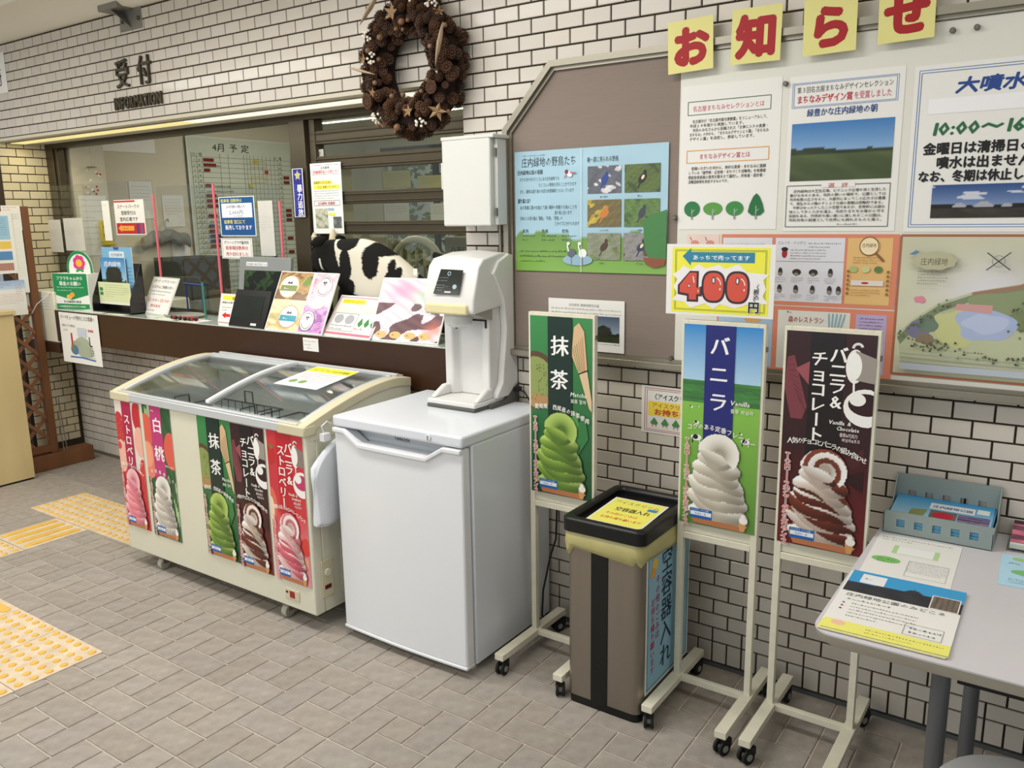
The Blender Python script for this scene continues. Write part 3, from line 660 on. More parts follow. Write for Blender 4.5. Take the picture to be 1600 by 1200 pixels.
# -- illustrated park map
o, c = poster('park_map', 'large hand painted park map with blue pond and compass, right end of board', (1409, 368), (1668, 607), m=mat('aged_map_paper', '#cfccb8', .7, var=.04)); W, H = c.w, c.h
c.image(0, 0, W, H, lambda u, v: (hx('#c9c9ae')*(1+.06*noise2(u, v, 2, 6)[..., None]))*(np.clip(((u-.5)**2+(v-.55)**2)*1.2, 0, .5)[..., None]*-0+1)*(1-.0*u[..., None])+(np.exp(-(((u-.55)/.3)**2+((v-.6)/.22)**2))[..., None]*(hx('#dcdae2')-hx('#c9c9ae'))), 50, 44)
c.frame(0, 0, W, H, W*.016, '#a8694c')
def blob(cx, cy, rx, ry, col, seed=1, n=36, amp=.12):
    r = random.Random(seed); ph = [r.uniform(0, 6.28) for _ in range(4)]
    c.poly([(W*(cx+rx*math.cos(t)*(1+amp*sum(math.sin((k+2)*t+ph[k]) for k in range(4))/2)), H*(cy+ry*math.sin(t)*(1+amp*sum(math.sin((k+2)*t+ph[k]) for k in range(4))/2))) for t in [2*math.pi*i/n for i in range(n)]], col)
c.poly([(W*.02, H*.30), (W*.12, H*.42), (W*.25, H*.53), (W*.45, H*.62), (W*.7, H*.68), (W*.98, H*.86), (W*.98, H*.84), (W*.98, H*.12), (W*.05, H*.1)], '#bcc2a0')
c.poly([(W*.02, H*.27), (W*.12, H*.40), (W*.25, H*.51), (W*.45, H*.60), (W*.7, H*.66), (W*.98, H*.84), (W*.98, H*.81), (W*.72, H*.62), (W*.46, H*.56), (W*.27, H*.47), (W*.14, H*.36), (W*.04, H*.22)], '#7f8c6e')
c.line([(W*.44, H*.60), (W*.70, H*.66), (W*.85, H*.74)], H*.026, '#a07c68')
blob(.70, .52, .26, .12, '#8d9a74', 4); blob(.80, .43, .16, .08, '#7d8a62', 5); blob(.37, .36, .14, .13, '#c6c88e', 6)
blob(.53, .39, .165, .115, '#a9b8d8', 7); blob(.53, .40, .12, .07, '#b9c4e0', 8); c.poly([(W*.36, H*.53), (W*.56, H*.53), (W*.56, H*.47), (W*.34, H*.49)], '#cf9c98')
blob(.14, .33, .07, .06, '#7b7a94', 9); blob(.20, .38, .06, .06, '#6f8270', 10); blob(.19, .27, .055, .04, '#8a7a64', 11); blob(.14, .55, .035, .025, '#d88a9c', 12)
r_ = random.Random(5)
for i in range(150):
    t = r_.random(); x_, y_ = r_.choice(((.02+.3*t, .28+.27*t), (.25+.5*t, .14+.04*r_.random()), (.65+.3*t, .32+.16*r_.random()), (.1+.3*t, .2+.06*r_.random()), (.68+.28*t, .5+.2*t)))
    c.ell(W*(x_+r_.uniform(-.02, .02)), H*(y_+r_.uniform(-.02, .02)), W*.008, H*.009, r_.choice(('#5f6e4c', '#6e6450', '#7f8a60', '#4e5640')), 7)
for y_ in (.16, .13, .10): c.line([(W*.05, H*y_), (W*.97, H*(y_-.02))], H*.004, '#8b8f94')
c.rect(W*.05, H*.045, W*.9, H*.045, '#b9c2cc'); c.lines(W*.42, H*.19, W*.25, 1, H*.022, '#444')
c.poly([(W*(.21+.13*math.cos(t)*(1+.06*math.sin(9*t))), H*(.825+.062*math.sin(t)*(1+.06*math.sin(9*t)))) for t in [2*math.pi*i/40 for i in range(40)]], '#b7b596'); c.text('庄内緑地', W*.13, H*.80, H*.055, '#5a5548', .0, fit=W*.16)
c.lines(W*.12, H*.745, W*.17, 5, H*.014, '#6c685c', 1.5); c.poly([(W*.06, H*.87), (W*.1, H*.9), (W*.12, H*.885), (W*.09, H*.865)], '#5f86a0')
for a in (.8, 2.4): c.line([(W*(.57-.09*math.cos(a)), H*(.83-.085*math.sin(a))), (W*(.57+.09*math.cos(a)), H*(.83+.085*math.sin(a)))], W*.006, '#3a3a40')
c.arc(W*.57, H*.83, W*.035, 0, 6.28, W*.003, '#77757c'); c.attach(o)
o, c = poster('character_sheet', 'narrow pinkish sheet peeping above the price sign', (1074, 366), (1121, 470), m=mat('faded_pink_paper', '#e4cdc4', .7)); W, H = c.w, c.h
for x_ in (.25, .72): c.ell(W*x_, H*.86, W*.13, H*.05, '#d88c7c').line([(W*(x_-.1), H*.9), (W*(x_-.16), H*.96)], W*.02, '#8c4438')
c.lines(W*.08, H*.7, W*.8, 10, H*.03, '#a07c74', 2.2); c.attach(o)
# magnets
for p in ((1055, 340), (1049, 560), (1489, 48), (1527, 43), (1228, 131)):
    q = onY(p, -.03); t = MB().cyl((0, 0, 0), (0, -.012, 0), .008, .0075, 14).cyl((0, -.012, 0), (0, -.014, 0), .0075, .006, 14).build('magnet', M['pin']); t.location = (q[0], -.0285, q[2])
    nmz = {1055: 'below the four drawn trees', 1049: 'near the foot of the white panel', 1489: 'just right of the last yellow card', 1527: 'nearest the top right corner', 1228: 'between the two upper white sheets'}[p[0]]
    tag(t, 'round grey steel magnet '+nmz, 'magnet', 'magnets on the white panel')
# -- take-away notice on the tiles
o, c = poster('wall_notice', 'white notice with red double border taped on tiles behind the vanilla stand', (1003, 601), (1112, 690), y=-.0105, t=.001); W, H = c.w, c.h
c.frame(W*.05, H*.05, W*.9, H*.9, W*.008, '#b8404c').frame(W*.08, H*.085, W*.84, H*.83, W*.006, '#b8404c'); c.text('〈アイスクリーム〉', W*.15, H*.73, H*.14, '#2c2c2c', .02, fit=W*.7)
c.rect(W*.1, H*.38, W*.8, H*.30, '#f2d84c'); c.text('アイスクリームの', W*.15, H*.555, H*.115, '#a8502c', .02, fit=W*.66).text('お持ち帰り', W*.18, H*.41, H*.14, '#c0402c', .05, fit=W*.62)
for i in range(5): x_ = W*(.19+.155*i); c.poly([(x_-W*.055, H*.23), (x_-W*.03, H*.28), (x_, H*.345), (x_+W*.03, H*.28), (x_+W*.055, H*.23), (x_+W*.035, H*.19), (x_-W*.035, H*.19)], '#4e8a4c').line([(x_-W*.02, H*.19), (x_-W*.03, H*.14)], W*.008, '#b8403c').line([(x_+W*.02, H*.19), (x_+W*.03, H*.14)], W*.008, '#b8403c')
c.attach(o)

# ================================================================== SOFT SERVE ARTWORK
def serve(base, dark, light, alt=None, altd=None):
    def f(u, v):
        A = np.zeros(u.shape); C = np.zeros(u.shape+(3,)); B, D, Lc = hx(base), hx(dark), hx(light)
        T = [(.50, .07, .47, .10), (.47, .15, .50, .12), (.50, .25, .46, .12), (.46, .34, .46, .12), (.50, .44, .41, .12), (.46, .53, .38, .12), (.50, .62, .35, .12), (.45, .70, .30, .12)]
        for k, (cx, cy, rx, ry) in enumerate(T):
            th = -.30 if k else -.05; ca, sa = math.cos(th), math.sin(th)
            lx = ((u-cx)*ca+(v-cy)*1.45*sa)/rx; ly = (-(u-cx)*sa+(v-cy)*1.45*ca)/(ry*1.45)
            ly = ly+.25*np.sin(lx*3+k)
            m = lx**2+ly**2 < 1
            sh = np.clip(.5+.75*ly-.25*lx, 0, 1)[..., None]; rim = np.clip(1-abs(ly-.35)*2.2, 0, 1)[..., None]*.6
            b_, d_, l_ = B, D, Lc
            col = d_*(1-sh)+b_*sh; col = col*(1-rim)+l_*rim
            if alt:
                st = (np.sin(lx*1.2+ly*3.3+k*1.1) > .15)[..., None]; a_, ad = hx(alt), hx(altd); col2 = ad*(1-sh)+a_*sh; col2 = col2*(1-rim*.5)+np.minimum(1, a_*1.5)*rim*.5; col = np.where(st, col2, col)
            col = col*np.clip(1.15-.35*np.clip(lx, 0, 1), 0, 1.1)[..., None]
            C = np.where(m[..., None], col, C); A = np.where(m, 1, A)
        # curled tip: thick arch bending over to the left
        a0 = np.arctan2((v-.72)*1.45, u-.50); rr = np.hypot((u-.50), (v-.72)*1.45)
        wv = .145-.03*np.cos(a0); m = (abs(rr-.185) < wv*(.80+.2*np.clip(np.cos(a0-.3), 0, 1))) & (a0 > -.75) & (a0 < 3.05)
        hole = (rr < .13) & (v > .62)
        C = np.where(hole[..., None], D*(1.0-.2*v[..., None])+B*.12, C); A = np.where(hole, 1, A)
        t = np.clip((rr-.07)/.25, 0, 1)[..., None]; arch = D*(1-t)**2+B*(1-(1-t)**2); arch = arch*(1-.5*t)+Lc*.5*t
        if alt: arch = np.where((np.sin(rr*42+a0*1.1) > .1)[..., None], hx(alt)*(.75+.35*t), arch)
        C = np.where(m[..., None], arch, C); A = np.where(m, 1, A)
        lx = ((u-.42)*.93+(v-.675)*1.45*-.3)/.20; ly = ((u-.42)*.3+(v-.675)*1.45*.95)/.085; m = (lx**2+ly**2 < 1); sh = np.clip(.55+.5*ly, 0, 1)[..., None]
        C = np.where(m[..., None], D*(1-sh)+B*sh, C); A = np.where(m, 1, A)
        return np.concatenate([np.clip(C, 0, 1), A[..., None]], -1)
    return f
def flavour(c, kind):
    W, H = c.w, c.h; R_ = c.rect
    if kind == 'matcha':
        c.grad(0, 0, W, H, '#1d4a2c', '#3c8a4c'); c.ell(W*.08, H*.64, W*.38, H*.165, '#5a4230').ell(W*.08, H*.63, W*.33, H*.145, '#8c9a58')
        c.ell(W*.08, H*.53, W*.3, H*.035, '#b08a58'); r_ = random.Random(2)
        for i in range(30): c.ell(W*r_.uniform(.01, .3), H*r_.uniform(.53, .73), W*.008, H*.004, '#5f7030', 6)
        c.poly([(W*.68, H*.80), (W*.72, H*.95), (W*.80, H*.975), (W*.88, H*.93), (W*.93, H*.72), (W*.80, H*.70)], '#d8b48c')
        for i in range(6): c.line([(W*(.70+.03*i), H*(.84+.012*i)), (W*(.79+.02*i), H*.715)], W*.008, '#5a7a3c' if i < 3 else '#a8845c')
        c.poly([(W*.80, H*.705), (W*.93, H*.72), (W, H*.56), (W, H*.50), (W*.96, H*.52)], '#dcc098'); c.line([(W*.79, H*.70), (W*.94, H*.725)], W*.02, '#2c2018')
        c.poly([(W*.7, H*.2), (W*.95, H*.35), (W*.9, H*.48), (W*.72, H*.40)], '#357a44').poly([(W*.62, H*.33), (W*.8, H*.42), (W*.78, H*.5), (W*.64, H*.45)], '#4c9050')
        R_(W*.30, H*.30, W*.39, H*.70, '#102c24')
        c.text('抹', W*.345, H*.80, H*.115, '#f6f6f2', .03).text('茶', W*.335, H*.615, H*.115, '#f6f6f2', .03)
        c.text('Matcha', W*.66, H*.575, H*.033, '#f2f2ea', .02, slant=.2, fit=W*.26).text('抹茶 말차', W*.67, H*.54, H*.025, '#e0e8d8', .02, fit=W*.25)
        line = '愛知県　西尾産の抹茶使用'; fn = serve('#9fbe52', '#52702a', '#c3d987')
    elif kind == 'vanilla':
        c.grad(0, H*.66, W, H*.34, '#bfe0f2', '#2a86cc'); R_(0, H*.56, W, H*.13, '#3c7a3c'); c.grad(0, 0, W, H*.62, '#5a8a38', '#86c04c')
        c.image(0, H*.62, W, H*.11, lambda u, v: hx('#3f7c3e')*(1+.28*noise2(u, v, 3, 24)[..., None]), 40, 12)
        for x_, y_, s_ in ((.12, .595, .5), (.22, .60, .3), (.2, .52, .8), (.2, .445, 1.6), (.84, .455, 1.3), (.78, .49, .5)):
            c.ell(W*x_, H*y_, W*.045*s_, H*.010*s_, '#f2f2ee').ell(W*(x_-.01), H*(y_+.003), W*.022*s_, H*.008*s_, '#1a1a1a').line([(W*(x_-.03*s_), H*y_), (W*(x_-.03*s_), H*(y_-.018*s_))], W*.008*s_, '#1a1a1a').line([(W*(x_+.03*s_), H*y_), (W*(x_+.03*s_), H*(y_-.018*s_))], W*.008*s_, '#e8e8e4')
        R_(W*.29, H*.40, W*.38, H*.60, '#1c2474')
        for i, ch in enumerate('バニラ'): c.text(ch, W*.345, H*(.865-.135*i), H*.10, '#f6f6f8', .03)
        c.text('Vanilla', W*.63, H*.625, H*.033, '#f2f2ea', .03, slant=.2, fit=W*.25).text('香草 바닐라', W*.64, H*.588, H*.024, '#e8ecd8', .02, fit=W*.29)
        line = 'コクのある定番フレーバー'; fn = serve('#ece8dc', '#a39c8c', '#fbfaf4')
    elif kind in ('choco', 'straw'):
        ch = kind == 'choco'; R_(0, 0, W, H, '#32141a' if ch else '#cc3440'); c.grad(0, 0, W, H*.46, '#6e1c20' if ch else '#e89aa2', '#3a1218' if ch else '#d84450')
        if ch:
            c.poly([(W*.02, H*.88), (W*.1, H*.89), (W*.27, H*.66), (W*.22, H*.60), (W*.09, H*.60), (0, H*.74)], '#7c3a42').poly([(W*.12, H*.83), (W*.29, H*.87), (W*.28, H*.76)], '#9a5058')
            for i in range(9): c.line([(W*(.0+.02*i), H*(.86-.02*i)), (W*(.1+.02*i), H*(.88-.03*i))], W*.004, '#4f1f26')
            c.poly([(W*.68, H*.42), (W*.93, H*.50), (W*.95, H*.44), (W*.72, H*.36)], '#4a1c20').poly([(W*.74, H*.36), (W*.95, H*.40), (W*.95, H*.30), (W*.78, H*.33)], '#2c1012')
            R_(W*.28, H*.30, W*.38, H*.70, '#160c0e')
        else:
            c.ell(W*.02, H*.5, W*.16, H*.12, '#e06a58').ell(W*.0, H*.48, W*.09, H*.08, '#f6d4b8').ell(W*.08, H*.84, W*.14, H*.07, '#c4242c').poly([(W*.03, H*.91), (W*.2, H*.90), (W*.1, H*.87)], '#7a7a34')
            c.ell(W*.92, H*.27, W*.14, H*.06, '#d83a34').ell(W*.88, H*.16, W*.1, H*.04, '#f0a080'); R_(W*.26, H*.42, W*.42, H*.58, '#c01c2c')
        c.ell(W*.78, H*.86, W*.10, H*.075, '#efeee8').poly([(W*.78, H*.93), (W, H*.90), (W, H*.79), (W*.80, H*.80)], '#9c948c' if ch else '#8c7a74').arc(W*.80, H*.94, W*.05, .3, 3.2, W*.03, '#efeee8').ell(W*.77, H*.86, W*.085, H*.06, '#f6f5f0').line([(W*.775, H*.82), (W*.79, H*.68)], W*.022, '#f6f5f0')
        c.ell(W*.93, H*.68, W*.25, H*.085, '#f3f2ee').ell(W*.93, H*.695, W*.20, H*.05, '#2c1014' if ch else '#c23468').ell(W*.83, H*.715, W*.09, H*.028, '#f3f2ee')
        t1 = 'バニラ&'; t2 = 'チョコレート' if ch else 'ストロベリー'; k = .105 if ch else .10
        c.text(t1, W*.60, H*.945, H*.080, '#f8f6f2', .03, vert=True, pitch=.86); c.text(t2, W*.39, H*.92, H*.074, '#f8f6f2', .03, vert=True, pitch=.93)
        c.text('Vanilla &', W*.53, H*.595, H*.026, '#f2f2ea', .03, slant=.2, fit=W*.25).text('Chocolate' if ch else 'Strawberry', W*.62, H*.57, H*.026, '#f2f2ea', .03, slant=.2, fit=W*.25).text('香草&巧克力' if ch else '香草&草莓', W*.66, H*.543, H*.02, '#e8dcd8', .02, fit=W*.2).text('바닐라&초코' if ch else '바닐라&딸기', W*.69, H*.522, H*.018, '#e8dcd8', .02, fit=W*.2)
        line = '人気のチョコとバニラの組み合わせ' if ch else '甘酸っぱいストロベリーとバニラ'
        fn = serve('#efece6', '#a8988c', '#ffffff', '#7c3a28', '#4a1c14') if ch else serve('#f4ece8', '#c49a98', '#ffffff', '#dc7c88', '#b44a5c')
    elif kind == 'berry':
        R_(0, 0, W, H, '#e8dcd4'); c.grad(0, 0, W, H*.48, '#c02c38', '#cc3c40')
        for x_, y_, rx, ry, col in ((.12, .78, .22, .13, '#c8303a'), (.12, .56, .2, .13, '#f0b8a4'), (.9, .9, .2, .12, '#c42834'), (.92, .7, .22, .12, '#f2b4a0'), (.95, .48, .14, .09, '#d83c3c'), (.04, .64, .1, .03, '#d84444')): c.ell(W*x_, H*y_, W*rx, H*ry, col)
        r_ = random.Random(4)
        for i in range(26): c.ell(W*r_.uniform(.02, .28), H*r_.uniform(.7, .88), W*.01, H*.004, '#e8a060', 6)
        R_(W*.3, H*.40, W*.36, H*.60, '#b0204a'); c.text('ストロベリー', W*.48, H*.905, H*.082, '#f8f6f2', .03, vert=True, pitch=1.0)
        c.text('Strawberry', W*.68, H*.53, H*.024, '#f6f2ea', .02, slant=.2, fit=W*.28).text('草莓 딸기', W*.7, H*.505, H*.02, '#f6f2ea', .02, fit=W*.2)
        line = '甘酸っぱくてフレッシュな味わい'; fn = serve('#eeb0b8', '#cc6c7c', '#f8d8dc')
    else:
        c.image(0, 0, W, H, lambda u, v: np.where((noise2(u, v, 6, 22) > .25)[..., None], hx('#a8c890'), hx('#2c5a34'))*(1+.2*noise2(u, v, 8, 30)[..., None]), 30, 70)
        for x_, y_, rx, ry, col in ((.08, .80, .24, .13, '#e0604c'), (.1, .58, .26, .14, '#e8806c'), (.92, .68, .24, .14, '#e0604c'), (.05, .62, .2, .1, '#f0a080')): c.ell(W*x_, H*y_, W*rx, H*ry, col)
        R_(W*.27, H*.38, W*.40, H*.62, '#c03878'); c.arc(W*.37, H*.94, W*.06, .6, 2.6, W*.012, '#f8f6f2'); c.text('白', W*.32, H*.81, H*.12, '#f8f6f2', .03).text('桃', W*.32, H*.60, H*.12, '#f8f6f2', .03)
        c.text('White peach', W*.66, H*.555, H*.024, '#f6f2ea', .02, slant=.2, fit=W*.3); line = '白桃果肉入り'; fn = serve('#e6e2da', '#a8a298', '#fbfaf6')
    n_ = len(line)
    for i, ch in enumerate(line):      # gently arched line
        t = (i+.5)/n_-.5; c.text(ch, W*(.53+t*.9)-H*.016, H*(.475-.05*t-.03*t*t*4+.012), H*.031, '#f8f6f0', .02, sx=.9)
    c.poly([(W*.12, H*.075), (W*.92, H*.04), (W*.86, H*.005), (W*.2, H*.01)], '#b8754c'); c.line([(W*.14, H*.06), (W*.9, H*.035)], H*.012, '#d49a68')
    c.part('ice_cream_picture').image(W*.09, H*.035, W*.86, H*.475, fn, 66, 90); c.part('printed_graphics')
    c.text('TOMIースジャータシルクアイス', W*.09, H*.445, H*.036, '#c81e2c', .02, vert=True, pitch=.78, outline='#f6ece6', ow=.08, sx=.95)
    R_(W*.15, H*.035, W*.30, H*.05, '#1c62b0'); R_(W*.16, H*.05, W*.28, H*.02, '#e8f0f4'); c.text('アレルゲン（アイス部）', W*.165, H*.073, H*.011, '#e8f0f4', fit=W*.26).text('乳成分・卵', W*.22, H*.054, H*.013, '#1c62b0', fit=W*.15)
    c.poly([(W*.80, H*.055), (W*.90, H*.06), (W*.88, H*.01), (W*.82, H*.008)], '#cf9c64'); c.ell(W*.86, H*.065, W*.055, H*.018, '#f4f0e8'); c.ell(W*.855, H*.083, W*.03, H*.012, '#f4f0e8')

# ================================================================== POSTER STANDS
def caster(parent, x, y, ang=0., r=.024):
    c = MB(); c.cyl((-.016, 0, r), (-.006, 0, r), r, n=20); c.cyl((.006, 0, r), (.016, 0, r), r, n=20)
    o = c.build('caster', M['rubber'], parent, .002); o.location = (x, y, 0); o.rotation_euler = (0, 0, ang)
    h = MB().cyl((-.018, 0, r), (.018, 0, r), .011, n=14).build('wheel_hub', M['hub'], o)
    MB().box(-.014, .014, -.006, .03, r*1.0, r*2+.004).cyl((0, .018, r*1.5), (0, .018, .062), .008, n=10).build('fork', M['black'], o, .002)
    return o
def stand(label, x0, x1, kind, ytop=1.31, yb=-.265, zb=.61, yf=-.50, ybk=-.06):
    t = thing('poster_stand', label, 'stand', (0, 0, 0)); m = M['standw']; d = .021
    for x in (x0, x1-d):
        MB().box(x, x+d, yb, yb+.022, .085, ytop).build('upright', m, t, .0015)
        MB().box(x-.008, x+d+.008, yf, ybk, .062, .086).build('foot_bar', m, t, .0015)
        for yy, a in ((yf+.02, random.uniform(-.5, 1.2)), (ybk-.03, random.uniform(-.6, .6))): caster(t, x+d/2, yy, a)
    MB().box(x0+d, x1-d, yb, yb+.02, .063, .085).build('cross_bar', m, t, .0015)
    MB().box(x0+d, x1-d, yb, yb+.022, ytop-.018, ytop).build('top_rail', m, t, .0015); MB().box(x0+d, x1-d, yb, yb+.022, zb-.024, zb-.002).build('bottom_rail', m, t, .0015)
    MB().box(x0+d, x1-d, yb+.006, yb+.014, zb, ytop-.018).build('backing_panel', M['offw'], t)
    MB().box(x1-.002, x1+.004, yb+.005, yb+.017, ytop-.085, ytop-.07).build('clamp_knob', M['pin'], t)
    w_, h_ = x1-x0-.016, ytop-.012-(zb+.035)
    s_ = sheet('stand_poster', POSTL[kind], 'poster', w_, h_, wallmat(x0+.008, zb+.035, yb-.0015), .001, M['paper'], 'soft serve posters')
    c = Canvas(w_, h_); flavour(c, kind); c.attach(s_, GLOSS)
    return t
POSTL = dict(matcha='green tea soft serve poster mounted in the leftmost stand', vanilla='blue sky vanilla soft serve poster below the price sign', choco='dark vanilla and chocolate swirl poster in the rightmost stand')
stand('white wheeled poster stand beside the white freezer, holding a green poster', -.955, -.685, 'matcha')
stand('white wheeled poster stand right of the bin, under the price sign', -.368, -.10, 'vanilla', 1.315)
stand('white wheeled poster stand nearest the table, holding a dark poster', -.045, .222, 'choco', 1.315)
# price sign on top of the middle stand
x, z, w_, h_ = wallrect((1043, 381), (1208, 499), -.27)
ps = sheet('price_sign', 'yellow laminated price sign with red bubble figures 400 above the vanilla poster', 'sign', w_, h_, wallmat(x, z, -.272), .0015, M['paper']); c = Canvas(w_, h_); W, H = w_, h_
c.rect(W*.055, H*.035, W*.9, H*.92, '#ece83c'); c.frame(W*.085, H*.07, W*.84, H*.85, W*.004, '#7a8a34').frame(W*.095, H*.085, W*.82, H*.82, W*.004, '#7a8a34')
c.poly([(W*x_, H*y_) for x_, y_ in ((.06, .57), (.13, .63), (.16, .7), (.24, .64), (.31, .72), (.38, .66), (.50, .72), (.56, .66), (.68, .73), (.76, .62), (.955, .60), (.9, .52), (.93, .4), (.9, .3), (.955, .2), (.8, .2), (.66, .12), (.52, .17), (.46, .10), (.38, .17), (.24, .10), (.18, .18), (.06, .2), (.11, .3), (.07, .4), (.11, .5))], '#ece8ea')
c.poly([(W*.155, H*.83), (W*.235, H*.945), (W*.235, H*.89), (W*.82, H*.89), (W*.82, H*.75), (W*.235, H*.75), (W*.235, H*.70)], '#1f7ea0'); c.text('あっちで売ってます', W*.25, H*.785, H*.075, '#f0f4f4', .03, fit=W*.53)
for dx, ow, col in ((0, .02, '#2c1414'), (0, 0, '#d24a34')):
    g_ = ow*W
    c.poly([(W*.135-g_, H*.42), (W*.23, H*.60+g_*.8), (W*.295+g_, H*.60+g_*.8), (W*.295+g_, H*.39), (W*.33+g_, H*.39+g_), (W*.33+g_, H*.30-g_), (W*.295+g_, H*.30-g_), (W*.295+g_, H*.22-g_), (W*.225-g_, H*.22-g_), (W*.225-g_, H*.30-g_), (W*.135-g_, H*.32-g_)], col)
    for cx in (.455, .675): c.poly([(W*cx+math.copysign(abs(math.cos(t))**.75, math.cos(t))*(W*.092+g_), H*.41+math.copysign(abs(math.sin(t))**.75, math.sin(t))*(H*.195+g_)) for t in [2*math.pi*i/32 for i in range(32)]], col)
c.poly([(W*.205, H*.40), (W*.235, H*.45), (W*.238, H*.39)], '#2c1414').poly([(W*.212, H*.405), (W*.231, H*.435), (W*.233, H*.397)], '#ece8ea')
for cx in (.455, .675): c.ell(W*cx, H*.50, W*.016, H*.05, '#2c1414').ell(W*cx, H*.50, W*.009, H*.035, '#ece8ea').arc(W*(cx-.0), H*.44, W*.068, .0, 1.1, W*.010, '#f4dcd4').ell(W*(cx+.063), H*.38, W*.006, H*.018, '#f4dcd4')
c.line([(W*.262, H*.55), (W*.275, H*.46)], W*.01, '#f4dcd4'); c.line([(W*.315, H*.36), (W*.315, H*.33)], W*.008, '#f4dcd4')
c.text('〈税込〉', W*.845, H*.47, H*.078, '#1c1c1c', .03, vert=True, pitch=.88); c.text('円', W*.775, H*.085, H*.165, '#141414', .05, outline='#f4f4f4', ow=.05); c.attach(ps, GLOSS)

# ================================================================== DISPLAY FREEZER
X0, X1, YF, YB = -3.07, -1.74, -.645, -.035
def arch(y, off=0.): return (.862+.103*math.sin(min(1, (y-YF)/.52)*math.pi/2)-max(0, y+.125)*.15)+off
fz = thing('display_freezer', 'low cream chest freezer with curved glass lids and five posters on its front', 'freezer', (0, 0, 0))
t_ = .05
MB().box(X0, X1, YF, YF+t_, .075, .835).box(X0, X1, YB-t_, YB, .075, .90).box(X0, X0+t_, YF+t_, YB-t_, .075, .84).box(X1-t_, X1, YF+t_, YB-t_, .075, .84).box(X0+t_, X1-t_, YF+t_, YB-t_, .075, .12).build('body', M['offw'], fz, .006)
ys = [YF+(YB-YF)*i/22 for i in range(23)]
for a, b in ((X0-.008, X0+.04), (X1-.04, X1+.008)):
    MB().ring([[(a, y, arch(y)-.035 if y > YF+.03 else .828), (b, y, arch(y)-.035 if y > YF+.03 else .828), (b, y, arch(y)+.004), (a, y, arch(y)+.004)] for y in ys]).build('end_trim', M['cream'], fz, .003)
    if a < -2: MB().prism([(YF+.02, .80)]+[(y, arch(y)-.03) for y in ys[1:]]+[(YB, .80)], 'x', a+.012, b-.006).build('side_cheek', M['offw'], fz)
    else: MB().prism([(YF+.02, .80)]+[(y, arch(y)-.03) for y in ys[1:]]+[(YB, .80)], 'x', a+.012, b-.006).build('side_cheek', M['offw'], fz)
MB().box(X0+.04, X1-.04, YF-.012, YF+.045, .828, .862).box(X0+.04, X1-.04, YF-.004, YF+.012, .862, .870).build('front_rail', M['alu'] if 0 else mat('satin_rail', '#cdd0d2', .32, metal=.2, var=.03), fz, .003)
for a, b in ((X0-.010, X0+.15), (X1-.15, X1+.010)): MB().box(a, b, YF-.014, YF+.05, .822, .864).build('corner_cap', M['cream'], fz, .006)
MB().box(X0+.04, X1-.04, YB-.11, YB+.004, .90, .962).box(X0+.04, X1-.04, YB-.085, YB-.07, .962, .972).box(X0+.04, X1-.04, YB-.04, YB-.025, .962, .972).build('back_rail', mat('satin_rail', '#b9bcc0'), fz, .002)
for x in (X0+.04, X1-.062): MB().ring([[(x, y, arch(y)-.012), (x+.022, y, arch(y)-.012), (x+.022, y, arch(y)+.002), (x, y, arch(y)+.002)] for y in ys[1:-3]]).build('lid_rail', mat('satin_rail', '#b9bcc0'), fz, .001)
for a, b, dz in ((X0+.06, -2.36, 0), (-2.395, X1-.06, .012)):
    lid = MB().ring([[(a, y, arch(y)-.008+dz), (b, y, arch(y)-.008+dz), (b, y, arch(y)-.004+dz), (a, y, arch(y)-.004+dz)] for y in ys[1:-3]]).build('glass_lid', M['glass'], fz)
    e = a if dz else b-.018
    if dz: MB().ring([[(e, y, arch(y)-.008+dz), (e+.022, y, arch(y)-.008+dz), (e+.022, y, arch(y)+.006+dz), (e, y, arch(y)+.006+dz)] for y in ys[1:-3]]).build('lid_frame', M['white'], lid, .002)
# liner with shelf floor, frost band, wire baskets
MB().box(X0+.052, X1-.052, YF+.052, YB-.052, .62, .63).box(X0+.051, X1-.051, YB-.06, YB-.051, .5, .88).box(X0+.051, X1-.051, YF+.051, YF+.06, .5, .82).box(X0+.051, X0+.06, YF+.06, YB-.06, .5, .83).box(X1-.06, X1-.051, YF+.06, YB-.06, .5, .83).build('inner_liner', M['inner'], fz)
fr = MB(); r_ = random.Random(3)
for i in range(24):
    x_ = X0+.07+i*(X1-X0-.16)/24; fr.box(x_, x_+.056, YF+.046, YF+.095+r_.uniform(0, .015), .775+r_.uniform(-.02, .01), .832+r_.uniform(-.006, .006))
fo = fr.build('frost_band', M['frost'], fz, .006); fo['kind'] = 'stuff'
for bx0, bx1 in ((X0+.08, -2.48), (-2.36, X1-.08)):
    bk = MB(); bk.tube([(bx0, YF+.1, .74), (bx1, YF+.1, .74), (bx1, YB-.1, .74), (bx0, YB-.1, .74)], .0035, 6, True).tube([(bx0, YF+.1, .62), (bx1, YF+.1, .62), (bx1, YB-.1, .62), (bx0, YB-.1, .62)], .003, 6, True)
    for i in range(9):
        x_ = bx0+(bx1-bx0)*(i+.5)/9; bk.tube([(x_, YF+.1, .74), (x_, YF+.1, .62), (x_, YB-.1, .62), (x_, YB-.1, .74)], .002, 5)
    for yy in (YF+.1, YB-.1): bk.tube([((bx0+bx1)/2-.03, yy, .74), ((bx0+bx1)/2-.03, yy, .80), ((bx0+bx1)/2+.03, yy, .80), ((bx0+bx1)/2+.03, yy, .74)], .004, 6)
    for xx in (bx0, bx1): bk.tube([(xx, -.38, .74), (xx, -.38, .79), (xx, -.30, .79), (xx, -.30, .74)], .004, 6)
    bk.build('wire_basket', M['wire'], fz)
